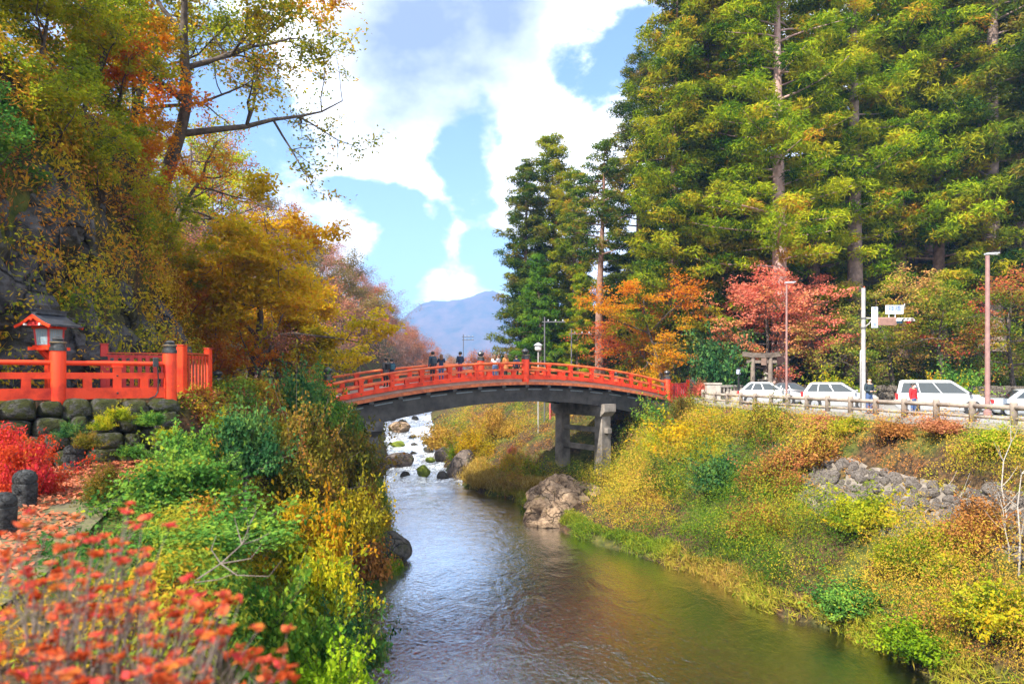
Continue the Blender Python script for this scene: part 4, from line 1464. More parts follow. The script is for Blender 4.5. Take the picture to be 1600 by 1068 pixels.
def clumps(name, label, cx, cy, cz, cr, per, L, W, mat, tintc, seed, flat=.8, kind=None, upb=.3, spread=.36, near=None):
    rng = np.random.default_rng(seed)
    k = np.ones(len(cx)) if near is None else np.interp(np.hypot(cx, cy), near[0], near[1])      # leaf size factor: small near the path of the eye
    n = np.maximum(8, (per * cr ** 1.6) / k ** 1.6).astype(int)
    idx = np.repeat(np.arange(len(cx)), n)
    m = len(idx)
    dd = rand_dirs(rng, m, upb)
    r = cr[idx][:, None]
    pos = np.stack([cx[idx], cy[idx], cz[idx]], 1) + dd * r * rng.uniform(.4, 1.08, (m, 1)) * np.array([1, 1, flat])
    tint = tintc[idx] + rng.normal(0, .045, m)
    bl = rng.random(m) < .36
    ax = rng.normal(0, 1, (m, 3))
    ax[bl] = ax[bl] * .45 + np.array([0, 0, 1.0]) + dd[bl] * .5
    Ls = np.where(bl, L * 2.1, L) * k[idx]; Ws = np.where(bl, W * .38, W) * k[idx]
    me = leaf_mesh(name, pos, dd * .95 + np.array([0, 0, .3]), Ls, Ws, tint, rng, mat, spread, ax)
    o = link(name, me)
    tag(o, label, kind='stuff')
    return o

# ---------------- cover of the right bank
def cover_right():
    rng = np.random.default_rng(77)
    n = 2800
    y = np.concatenate([rng.uniform(13, 46, 2200), rng.uniform(44, 75, 600)])
    t = rng.uniform(-.01, 1.0, n)
    xr = np.interp(y, YR, XRs); xf = np.interp(y, YF, XFs)
    x = xr + (xf - xr) * t
    keep = (x / y < .80) & ~((np.abs(y - 23.3) < 5.0) & (t > .50) & (t < .76) & (rng.random(n) < .82))
    # keep the pier columns and outcrop clear
    keep &= ~((x > .8) & (x < 4.2) & (y > 34.5) & (y < 43) & (t < .5))
    x, y, t = x[keep], y[keep], t[keep]
    z = land(x, y)
    big = fbm(np.stack([x * .5, y * .5, z * .2], 1), 2, 49)
    crest = 1 - sstep(t, .78, .92)
    rev = (np.abs(y - 23.3) < 5.2) & (t > .46) & (t < .78)
    r = rng.uniform(.2, .42, len(x)) * np.where(t < .05, .7, 1)
    lump = (rng.random(len(x)) < .26) & ~rev & (t > .05)
    r = np.where(lump, rng.uniform(.6, 1.5, len(x)), r) * (.42 + .58 * crest)
    z = z + np.where(lump, r * .5, 0) + np.clip(big - .42, 0, 1) * 1.6 * np.where(t < .06, 0, 1) * crest * ~rev - .12 * (1 - crest)
    r = r * np.where((x > 2.2) & (x < 7.2) & (y > 40) & (y < 50), .55, 1)
    pat = fbm(np.stack([x * .33, y * .33, z * .3], 1), 3, 41)
    tint = np.clip((pat - .28) * 2.3, 0, 1) * .62 + .02 + .18 * (t - .4) + np.where(y > 46, .10, 0)
    tint = tint + np.where(lump, rng.normal(-.04, .2, len(x)), rng.normal(.06, .08, len(x)))
    clumps('undergrowth', 'dense autumn scrub covering the right river bank', x, y, z + r * .25, r, 260, .092, .046, L_BANK, np.clip(tint, .02, .98), 5, .85, near=([18, 26, 40, 70], [.55, .75, 1.1, 1.4]))
    # tawny reeds
    n = 340
    y = rng.uniform(43.5, 52, n); x = np.interp(y, YR, XRs) + rng.uniform(.2, 2.2, n)
    z = land(x, y)
    m = 34
    idx = np.repeat(np.arange(n), m)
    pos = np.stack([x[idx], y[idx], z[idx]], 1) + rng.normal(0, .16, (n * m, 3)) * np.array([1, 1, .2])
    pos[:, 2] += rng.uniform(.1, .75, n * m)
    ax = np.tile([0, 0, 1.0], (n * m, 1)) + rng.normal(0, .4, (n * m, 3))
    me = leaf_mesh('reeds', pos, rng.normal(0, 1, pos.shape), .55, .035, rng.uniform(0, 1, n * m), rng, L_TAW, .3, ax)
    tag(link('reeds', me), 'pale tawny reeds at the water by the big boulder', kind='stuff')
cover_right()

def fringe():
    rng = np.random.default_rng(83)
    n = 900
    y = rng.uniform(14, 46, n); x = np.interp(y, YR, XRs) + (fbm2(y * 0, y, .6, 2, 9) - .5) + rng.uniform(-.1, .7, n)
    z = np.maximum(land(x, y), zwater(y) - .05)
    m = 26
    idx = np.repeat(np.arange(n), m)
    pos = np.stack([x[idx], y[idx], z[idx]], 1) + rng.normal(0, .14, (n * m, 3)) * np.array([1, 1, .2])
    pos[:, 2] += rng.uniform(.02, .32, n * m)
    ax = np.array([-.45, -.1, .8]) + rng.normal(0, .45, (n * m, 3))
    gr = np.clip(fbm2(y, y * 0, .35, 2, 12)[idx] * 1.6 - .4 + rng.normal(0, .12, n * m), 0, 1)
    me = leaf_mesh('grass', pos, rng.normal(0, 1, pos.shape), .34, .028, gr, rng, leafmat('bank_grass', [(.08, .16, .015), (.18, .26, .02), (.34, .33, .03), (.42, .28, .06), (.38, .2, .06)], .38), .3, ax)
    tag(link('grass', me), 'green and straw grass fringe along the right waterline', kind='stuff')
fringe()

def cover_left():
    rng = np.random.default_rng(78)
    n = 3000
    y = rng.uniform(4.5, 34, n)
    xl = np.interp(y, YL, XLs)
    x = xl - np.where(rng.random(n) < .5, rng.uniform(-.2, 1.7, n), rng.uniform(0, 4.6, n))
    edge = np.interp(y, [1, 6, 10, 13, 16.6, 20, 34], [-3.5, -4.7, -6.2, -7.2, -8.2, -8.6, -11])
    keep = x > edge
    x, y, edge = x[keep], y[keep], edge[keep]
    z = land(x, y)
    r = rng.uniform(.2, .5, len(x)) * np.interp(y, [4, 12, 30], [.6, .85, 1.2])
    r = r * np.where(x < -9.3, .5, 1)
    pat = fbm(np.stack([x * .5, y * .4, z * .3], 1), 3, 43)
    tint = np.clip((pat - .27) * 2.2, 0, 1) * .9 + rng.normal(0, .1, len(x))
    tint = tint + np.interp(y, [5, 14, 24], [-.18, -.05, .15])
    near = y < 15
    clumps('undergrowth', 'tangled green and yellow growth on the left bank', x[near], y[near], z[near] + r[near] * .2, r[near], 520, .065, .042, L_LEFT, np.clip(tint[near], .02, .98), 6, .9)
    far = ~near
    clumps('undergrowth', 'yellow and brown scrub above the water by the left pier', x[far], y[far], z[far] + r[far] * .2, r[far], 260, .11, .065, L_LEFT, np.clip(tint[far], .02, .98), 7, .9)
cover_left()

def cover_hill():
    rng = np.random.default_rng(79)
    n = 1500
    y = rng.uniform(9, 60, n)
    foot = np.interp(y, YH, XHs)
    e = rng.uniform(-.2, 1, n) ** 2 * 24
    x = foot - e
    keep = (x / y > -.86)
    x, y, e = x[keep], y[keep], e[keep]
    z = land(x, y)
    r = rng.uniform(.3, .8, len(x))
    pat = fbm(np.stack([x * .28, y * .28, z * .28], 1), 3, 47)
    tint = np.clip((pat - .27) * 2.2, 0, 1) * .7 + rng.normal(0, .1, len(x)) + .02
    clumps('undergrowth', 'autumn scrub and saplings over the left hillside', x, y, z + r * .5, r, 170, .15, .085, L_HILL, np.clip(tint, .02, .98), 8, .9)
    # growth clinging to the cliff face
    n = 560
    y = rng.uniform(10, 42, n); t = rng.random(n)
    foot = np.interp(y, YH, XHs) + (fbm2(y * 0, y, .22, 2, 3) - .5) * 1.5
    zt = np.interp(y, [7, 8, 14, 36, 44], [11.5, 13, 15.9, 15.6, 9.0])
    z = 5.6 + (zt - 5.6) * t
    x = foot + .95 - 1.9 * t ** 1.3
    pat = fbm(np.stack([x * .3, y * .35, z * .3], 1), 3, 53)
    keep = ((pat + .3 * t > .54) & ~((z < 10.8) & (y > 13) & (y < 27) & (rng.random(n) < .55))) | (y > 29)
    x, y, z, pat = x[keep], y[keep], z[keep], pat[keep]
    r = rng.uniform(.3, .85, len(x))
    tint = np.clip((pat - .3) * 2.0, 0, 1) + rng.normal(0, .16, len(x))
    clumps('creeper', 'yellow and russet growth clinging to the cliff face', x, y, z, r, 190, .11, .065, L_HILL, np.clip(tint, .02, .98), 9, 1.0, upb=.1)
cover_hill()

def cover_roadside():
    rng = np.random.default_rng(80)
    n = 1500
    x = rng.uniform(6, 46, n)
    dd = rng.uniform(.4, 14, n)
    y = 52 - (x - 15) * .356 / .934 + dd / .934
    keep = (x / y < .82)
    x, y = x[keep], y[keep]
    z = land(x, y)
    r = rng.uniform(.3, .85, len(x))
    pat = fbm(np.stack([x * .25, y * .25, z * .3], 1), 3, 57)
    tint = np.clip((pat - .3) * 1.9, 0, 1) * .75 + rng.normal(0, .07, len(x))
    clumps('undergrowth', 'green and yellow undergrowth at the foot of the cedars behind the road', x, y, z + r * .35, r, 170, .16, .09,
           leafmat('roadside_growth', [(.02, .06, .012), (.06, .12, .014), (.15, .19, .014), (.34, .3, .014), (.44, .28, .018), (.4, .18, .03)], .38), np.clip(tint, .02, .98), 10, .9)
cover_roadside()

# ---------------- fallen leaves on the left path and slope
def fallen():
    rng = np.random.default_rng(81)
    n = 36000
    y = rng.uniform(2.5, 30, n) ** 1.0
    e0 = np.interp(y, [1, 14.3, 16.6, 22, 30], [-14, -10.8, -9.5, -10, -13])
    e1 = np.interp(y, [1, 6, 10, 13, 16.6, 22, 30], [-3.2, -4.6, -6.1, -7.1, -7.4, -7.2, -7.5])
    x = e0 + (e1 - e0) * rng.random(n)
    dn = fbm2(x, y, .5, 3, 61)
    keep = (dn > .30) & (x / y > -.85)
    x, y = x[keep], y[keep]
    z = land(x, y) + .065 + rng.uniform(0, .03, len(x))
    pos = np.stack([x, y, z], 1)
    me = leaf_mesh('fallen_leaves', pos, np.tile([0, 0, 1.0], (len(x), 1)), .10, .06, np.clip(.5 + .6 * (dn[keep] - .5) + rng.normal(0, .22, len(x)), 0, 1), rng, L_FALL, .35)
    tag(link('fallen_leaves', me), 'russet fallen leaves carpeting the left path', kind='stuff')
fallen()

# ---------------- cedars on the right
CED = [cedar_meshes(101, 38, .07, 5.6, 112, .62, 100, .42, (.55, 1.25)), cedar_meshes(102, 36, .05, 5.4, 108, .55, 100, .38, (.55, 1.2)), cedar_meshes(103, 39, .24, 5.6, 92, .66, 100, .4, (.55, 1.3))]
CED.append(cedar_meshes(104, 40, .28, 4.8, 58, .72, 100, .4, (.55, 1.2)))
def cedar(label, px, D, k, rz, scale, leaf, group='tall cedars behind the road', sz=None, wood=None, name='cedar_tree', meshes=None, dz=0.):
    x = (px - 800) * D / FPX
    return plant(name, label, 'tree', meshes or CED[k], (x, D, hz(x, D) - .2 + dz), rz, scale, leaf, wood, group, sz)
cedar('great cedar at the left edge of the cedar wood above the orange maple', 1055, 55, 1, .3, .95, CED1)
cedar('tall dark cedar standing above the green shrub by the shrine steps', 1105, 57, 0, 1.1, 1.0, CED1)
cedar('bright green cedar between the red maple and its darker neighbour', 1160, 60, 1, 2.2, 1.05, CED2)
greyish_bark = pbr('greyish_cedar_bark', (.12, .085, .07), .9, .3, 2.5, .5, col2=(.28, .2, .17), bscale=14)  # lighter, greyer bark for the cedars whose trunks show
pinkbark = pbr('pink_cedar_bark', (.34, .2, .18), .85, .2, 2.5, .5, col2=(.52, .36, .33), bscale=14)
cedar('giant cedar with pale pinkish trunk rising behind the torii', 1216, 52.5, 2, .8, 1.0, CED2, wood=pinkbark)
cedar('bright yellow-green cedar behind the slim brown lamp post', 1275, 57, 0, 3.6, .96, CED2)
cedar('cedar with broad trunk behind the white wagon', 1335, 54, 3, 4.0, .95, CED2, wood=greyish_bark)
cedar('broad-trunked cedar right of the traffic signal', 1408, 56, 2, 5.0, 1.02, CED2)
cedar('leaning yellow-green cedar behind the white minivan', 1470, 55, 1, 5.6, .98, CED1)
cedar('tall cedar with long bare trunk beside the tall lamp post', 1552, 54, 3, 2.6, 1.05, CED3, wood=greyish_bark)
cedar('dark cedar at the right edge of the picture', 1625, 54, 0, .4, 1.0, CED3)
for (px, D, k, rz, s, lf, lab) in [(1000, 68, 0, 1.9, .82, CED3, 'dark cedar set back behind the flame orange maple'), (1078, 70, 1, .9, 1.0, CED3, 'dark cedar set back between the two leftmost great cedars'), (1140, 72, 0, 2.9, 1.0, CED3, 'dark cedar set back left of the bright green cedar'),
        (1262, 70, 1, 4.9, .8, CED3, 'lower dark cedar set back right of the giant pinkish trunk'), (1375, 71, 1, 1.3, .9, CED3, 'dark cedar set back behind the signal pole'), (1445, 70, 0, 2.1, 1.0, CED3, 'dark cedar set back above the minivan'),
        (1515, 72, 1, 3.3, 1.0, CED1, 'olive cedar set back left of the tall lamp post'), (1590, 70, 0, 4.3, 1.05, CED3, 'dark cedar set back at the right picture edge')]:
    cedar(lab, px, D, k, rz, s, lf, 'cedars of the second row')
# slimmer cedars beyond the bridge
CS = cedar_meshes(111, 25, .05, 3.5, 110, .4, per=110, top_open=.45, pr=(.5, 1.1))
CT = cedar_meshes(112, 21, .50, 2.6, 46, .42, per=90, top_open=.3, pr=(.4, .8))
CU = cedar_meshes(113, 15, .02, 2.8, 85, .3, per=110, pr=(.45, .85))
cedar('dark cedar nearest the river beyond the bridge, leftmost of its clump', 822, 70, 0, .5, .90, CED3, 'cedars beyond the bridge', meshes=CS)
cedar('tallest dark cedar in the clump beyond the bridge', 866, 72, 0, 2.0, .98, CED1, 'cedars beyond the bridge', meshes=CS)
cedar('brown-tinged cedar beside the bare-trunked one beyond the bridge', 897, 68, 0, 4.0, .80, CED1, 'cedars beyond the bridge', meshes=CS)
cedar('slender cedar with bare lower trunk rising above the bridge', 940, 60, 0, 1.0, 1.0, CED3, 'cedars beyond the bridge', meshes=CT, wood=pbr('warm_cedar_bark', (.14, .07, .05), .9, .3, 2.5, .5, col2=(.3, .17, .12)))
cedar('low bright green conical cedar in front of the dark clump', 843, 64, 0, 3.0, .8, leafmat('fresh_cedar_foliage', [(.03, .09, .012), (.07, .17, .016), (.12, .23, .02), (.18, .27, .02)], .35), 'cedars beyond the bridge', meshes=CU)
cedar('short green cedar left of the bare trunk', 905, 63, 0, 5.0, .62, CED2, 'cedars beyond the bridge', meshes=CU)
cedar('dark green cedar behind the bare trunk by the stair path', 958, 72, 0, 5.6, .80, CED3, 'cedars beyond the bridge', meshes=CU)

# ---------------- maples and broadleaf trees behind the road
MAP = [grow_meshes(201, 9, (.1, 0), .16, 9, 6, 5, leaf_n=9500, leaf=.15, cluster=.24, flat=.22, clear=.22, curl=.2, up=.02, wide=.72),
       grow_meshes(202, 8, (-.2, 0), .15, 9, 6, 5, leaf_n=8800, leaf=.15, cluster=.24, flat=.2, clear=.25, curl=.22, up=.01, wide=.74)]
def tree(label, px, D, k, rz, scale, leaf, name='maple_tree', group=None, meshes=None, sz=None, tilt=(0, 0), wood=None, dz=0.):
    x = (px - 800) * D / FPX
    return plant(name, label, 'tree', meshes or MAP[k], (x, D, hz(x, D) - .1 + dz), rz, scale, leaf, wood, group, sz, tilt)
tree('scarlet maple in layered sprays before the giant cedar trunk', 1186, 49.5, 0, .4, 1.3, L_RED)
tree('coral red maple sprays high above the torii', 1208, 51, 1, 2.4, 1.25, L_RED, dz=2.0)
tree('orange-gold maple spreading above the right end of the bridge', 1042, 51, 0, 2.2, 1.25, L_ORG)
tree('flame orange maple beyond the bridge at the edge of the cedars', 985, 58, 1, .9, 1.1, leafmat('flame_maple', [(.4, .2, .02), (.6, .18, .03), (.68, .12, .04), (.66, .16, .03)], .42))
tree('salmon-tipped maple between the slim lamp post and the signal pole', 1290, 49.5, 1, 4.0, 1.2, L_SAL)
tree('salmon and green maple behind the traffic signal', 1395, 50.5, 0, 1.2, 1.25, L_SAL)
tree('green and rust maple left of the tall lamp post', 1475, 49, 1, 5.3, 1.15, leafmat('rust_maple', [(.06, .15, .014), (.13, .23, .016), (.24, .28, .02), (.42, .26, .04), (.52, .2, .05)], .42))
tree('crimson-tipped maple right of the tall lamp post', 1590, 47, 0, 3.3, 1.2, L_CRM)
tree('green broad tree standing over the bridge-end fence', 1105, 52, 1, 1.6, .85, L_GR2, 'broadleaf_tree')
tree('yellow-green broad tree over the stair path', 1020, 60, 0, 5.1, .9, L_YGR, 'broadleaf_tree')

# ---------------- trees of the left hillside
DEC = {
    'lean': grow_meshes(301, 15, (.42, -.06), .30, 10, 7, 6, leaf_n=21000, leaf=.17, cluster=.22, flat=.5, clear=.34, curl=.2, up=.03, wide=.6),
    'tall': grow_meshes(302, 14, (.12, 0), .26, 9, 6, 5, leaf_n=7200, leaf=.17, cluster=.19, flat=.5, clear=.3, curl=.2),
    'wide': grow_meshes(303, 9, (.45, -.1), .18, 9, 6, 5, leaf_n=24000, leaf=.15, cluster=.2, flat=.34, clear=.2, curl=.2, up=.0, wide=.7),
    'twig': grow_meshes(304, 9, (.5, -.15), .16, 8, 6, 5, leaf_n=3500, leaf=.13, cluster=.22, flat=.4, clear=.2, curl=.26, up=.0, wide=.68),
    'small': grow_meshes(305, 6, (.3, -.1), .11, 8, 6, 4, leaf_n=9000, leaf=.14, cluster=.17, flat=.32, clear=.18, curl=.22, up=.0, wide=.7),
}
def ltree(label, x, y, kind, rz, scale, leaf, wood=None, name='broadleaf_tree', group='trees on the left hillside', sz=None, dz=0.):
    return plant(name, label, 'tree', DEC[kind], (x, y, hz(x, y) - .15 + dz), rz, scale, leaf, wood, group, sz)
ltree('great leaning tree with orange and green leaves reaching over the river from the cliff top', -15.9, 30, 'lean', .0, 1.12, L_MIX)
ltree('dark-trunked tree on the slope behind the leaning tree', -17.5, 30, 'tall', .4, .95, L_YGR)
ltree('slanting pale-trunked tree at the upper left corner', -17.0, 21.5, 'tall', .3, .8, L_YGR)
ltree('mixed yellow and orange tree crowning the cliff behind the lantern', -16.4, 25, 'tall', 2.0, .75, L_MIX)
ltree('tall sparse tree with fine twigs against the sky', -18.5, 35, 'tall', 5.0, 1.0, L_MIX)
ltree('small yellow-green tree hanging over the grey cliff', -14.4, 20.5, 'small', -.2, .8, L_YGR)
ltree('low green-yellow tree above the lantern', -15.0, 18.6, 'small', .5, .85, L_YGR)
ltree('green leafy tree at the left picture edge beside the cliff', -14.6, 16.4, 'small', 1.2, .7, L_GRN)
ltree('golden tree spreading over the cliff end toward the bridge', -15.2, 38, 'wide', .0, 1.65, L_YEL)
ltree('second golden tree behind, nearer the river', -16.6, 45, 'wide', .2, 1.35, L_YEL)
ltree('orange tree low at the cliff foot above the bridge approach', -16.2, 35, 'small', .1, .9, L_ORG)
ltree('yellow tree on the slope above the golden ones', -20.5, 40, 'tall', 1.0, .95, L_YGR)
ltree('nearly bare tree with long dark boughs reaching over the bridge approach', -15.2, 38.5, 'twig', .1, .95, L_PINK)
ltree('nearly bare twiggy tree beside the left bridge end', -16.5, 43, 'twig', -.3, .95, L_FORG)
ltree('bare-branched tree leaning out at the top of the cliff', -16.4, 32.5, 'twig', .35, .9, L_ORG)

ltree('small orange tree on the cliff brow under the leaning tree', -15.4, 25.5, 'small', .0, 1.1, L_ORG)
ltree('small yellow-green tree draping the cliff face below the leaning tree', -14.6, 23.0, 'small', .2, .9, L_YGR)
ltree('orange maple between the cliff and the golden trees', -15.6, 33.5, 'small', -.1, 1.1, L_ORG)
ltree('small yellow tree on the slope at the left picture edge', -17.2, 19.2, 'small', .8, 1.1, L_YGR)
def cliff_tree(label, y, z, kind, rz, scale, leaf):
    foot = float(np.interp(y, YH, XHs))
    t = (z - 5.4) / 10.2
    return plant('cliff_tree', label, 'tree', DEC[kind], (foot + .2 - 1.9 * t ** 1.3, y, z), rz, scale, leaf, None, 'small trees rooted in the cliff')
cliff_tree('layered yellow-green tree jutting from the upper cliff above the lantern', 19.5, 13.2, 'small', .3, .8, L_YGR)
cliff_tree('lemon-green layered tree in the middle of the cliff face', 22.5, 12.4, 'small', -.3, .75, L_YGR)
cliff_tree('fresh green layered tree at the left of the cliff', 16.5, 11.5, 'small', .6, .7, L_GRN)
cliff_tree('orange layered sapling on the cliff brow', 26, 13.8, 'small', .0, .8, L_ORG)
cliff_tree('yellow layered sapling right of the grey rock face', 29, 11.2, 'small', -.2, .85, L_YGR)
cliff_tree('low orange sapling above the slat fence', 31.5, 9.5, 'small', .2, .7, L_ORG)
cliff_tree('dark green sapling at the left picture edge on the cliff', 15, 9.5, 'small', 1.0, .6, L_GR2)
# far hillside wood, each tree its own
FAR = [grow_meshes(401, 12, (.1, 0), .16, 8, 6, 5, leaf_n=4500, leaf=.24, cluster=.5, flat=.7, clear=.25, curl=.24),
       grow_meshes(402, 12, (0, 0), .18, 8, 6, 5, leaf_n=6500, leaf=.26, cluster=.55, flat=.7, clear=.22, curl=.22),
       grow_meshes(403, 12, (.1, .1), .15, 9, 6, 5, leaf_n=1800, leaf=.2, cluster=.4, flat=.6, clear=.25, curl=.26)]
def far_wood():
    rng = np.random.default_rng(88)
    kinds = [('mauve-brown half-bare tree on the hillside beyond the bridge', L_MAUV, 2, 'half-bare trees on the far hillside'),
             ('pinkish brown autumn tree on the hillside beyond the bridge', L_PINK, 0, 'pink-brown trees on the far hillside'),
             ('olive green tree on the hillside beyond the bridge', L_FOLV, 1, 'olive trees on the far hillside'),
             ('rusty orange tree on the hillside beyond the bridge', L_FORG, 1, 'orange trees on the far hillside')]
    n = 0
    for row, (e0, cnt) in enumerate([(0, 15), (5, 15), (11, 15), (18, 14), (27, 10)]):
        for i in range(cnt):
            y = 50 + (i + rng.uniform(.1, .9)) / cnt * 170
            if row >= 3: y = 60 + (y - 50) * .85
            x = np.interp(y, YH, XHs) + 2 - e0 - rng.uniform(0, 4)
            k = rng.choice(4, p=[.34, .32, .2, .14])
            lab, lf, mk, gr = kinds[k]
            sc = rng.uniform(.75, 1.1)
            where = ['at the foot of the far hillside', 'on the lower far hillside', 'halfway up the far hillside', 'on the upper far hillside', 'along the crest of the far hillside'][row]
            part = ('close above the bridge end' if y < 85 else 'beyond the bridge' if y < 130 else 'nearer the mountain' if y < 175 else 'nearest the mountain')
            lab = ['mauve-brown half-bare tree', 'pinkish brown tree', 'olive tree', 'rusty orange tree'][k] + ' ' + where + ', ' + part
            plant('hillside_tree', lab, 'tree', FAR[mk], (x, y, hz(x, y) - .2), rng.uniform(0, 6.28), sc, lf, None, gr)
    for i in range(26):
        y = rng.uniform(120, 260)
        x = (rng.uniform(660, 830) - 800) * y / FPX
        if np.interp(y, YL, XLs) - 1 < x < np.interp(y, YR, XRs) + 1: x = np.interp(y, YR, XRs) + 2
        k = rng.choice([0, 1, 1, 2, 3])
        lab, lf, mk, gr = kinds[k]
        pxv = 800 + x / y * FPX
        where = 'under the mountain' if pxv < 720 else 'behind the people on the bridge' if pxv < 790 else 'at the foot of the dark cedars'
        plant('valley_tree', ['mauve half-bare tree', 'pinkish tree', 'olive tree', 'rusty orange tree'][k] + (' nearer in the valley ' if y < 190 else ' far in the valley ') + where, 'tree', FAR[mk], (x, y, hz(x, y) - .3), rng.uniform(0, 6.28), rng.uniform(.55, .8), lf, None, 'trees in the valley beyond the bridge')
far_wood()
# ------------------------------------------------------------------ guard fence along the road
log_m = pbr('log_concrete', (.2, .16, .13), .85, .2, 3, .3, col2=(.34, .28, .23), bscale=20)
def guard_fence():
    base = Vector((16.3, 24, 6.4))
    R = empty('guard_fence', base); tag(R, 'grey-brown log-style guard fence along the river side of the road', 'fence')
    pts = []
    y = 13.0
    while y < 45.5:
        x = float(np.interp(y, YF, XFs)) + .18; z = float(np.interp(y, YT, ZT)) + .1
        pts.append(Vector((x, y, z)))
        y += 1.62
    pm = MB(); pm.lathe([(.115, -.1), (.115, .68), (.1, .72), (.05, .74), (.002, .745)], n=12); me = pm.mesh('post', log_m, smooth=True)
    for p in pts: link('post', me, R, p - base)
    for a, b in zip(pts[:-1], pts[1:]):
        for zz, rr in ((.54, .085), (.17, .06)):
            m = MB(); m.tube([a + Vector((0, 0, zz)), b + Vector((0, 0, zz))], rr, 8); m.build('rail', log_m, R, base, smooth=True)
guard_fence()

# ------------------------------------------------------------------ lamp posts, poles, signal
pole_brown = pbr('brown_pole_paint', (.22, .12, .11), .5, .1, 4, .05, col2=(.32, .18, .16))
pole_grey = pbr('grey_pole', (.3, .29, .28), .6, .15, 3, .1, col2=(.42, .4, .38))
lamp_grey = pbr('lamp_housing', (.4, .42, .45), .4, .1)
def ground_at(px, D):
    x = (px - 800) * D / FPX
    return Vector((x, D, hz(x, D)))
def lamp_post(label, px, D, ytop, r):
    g = ground_at(px, D); H = CAMZ - (ytop - 588) * D / FPX - g.z
    R = empty('street_lamp', g); tag(R, label, 'lamp')
    m = MB(); m.lathe([(r * 1.5, 0), (r * 1.5, .3), (r, .34), (r * .8, H - .1)], n=12); o = m.build('pole', pole_brown, R); smooth_by_angle(o.data)
    m = MB(); m.beam((-.1, 0, H - .02), (.55, 0, H + .03), .2, .09, w1=.16, h1=.05); m.build('lamp_head', lamp_grey, R)
    m = MB(); m.box((.3, 0, H - .045), (.34, .13, .02)); m.build('lens', pbr('lamp_lens', (.7, .7, .68), .3, .05), R)
    m = MB(); m.box((0, 0, .02), (r * 4, r * 4, .03)); m.build('base_plate', pole_brown, R)
lamp_post('tall pinkish brown street lamp in front of the stone roadside wall', 1543, 33, 396, .115)
lamp_post('slim brown street lamp before the giant cedar by the torii', 1229, 43, 441, .07)

def text_obj(name, body, size, loc, rot, mat, parent):
    cu = bpy.data.curves.new(name, 'FONT')
    cu.body = body; cu.size = size; cu.align_x = 'CENTER'; cu.align_y = 'CENTER'; cu.extrude = .002
    cu.materials.append(mat)
    tmp = bpy.data.objects.new(name, cu); COL.objects.link(tmp)
    me = bpy.data.meshes.new_from_object(tmp.evaluated_get(bpy.context.evaluated_depsgraph_get()))
    bpy.data.objects.remove(tmp)
    return link(name, me, parent, loc, rot)

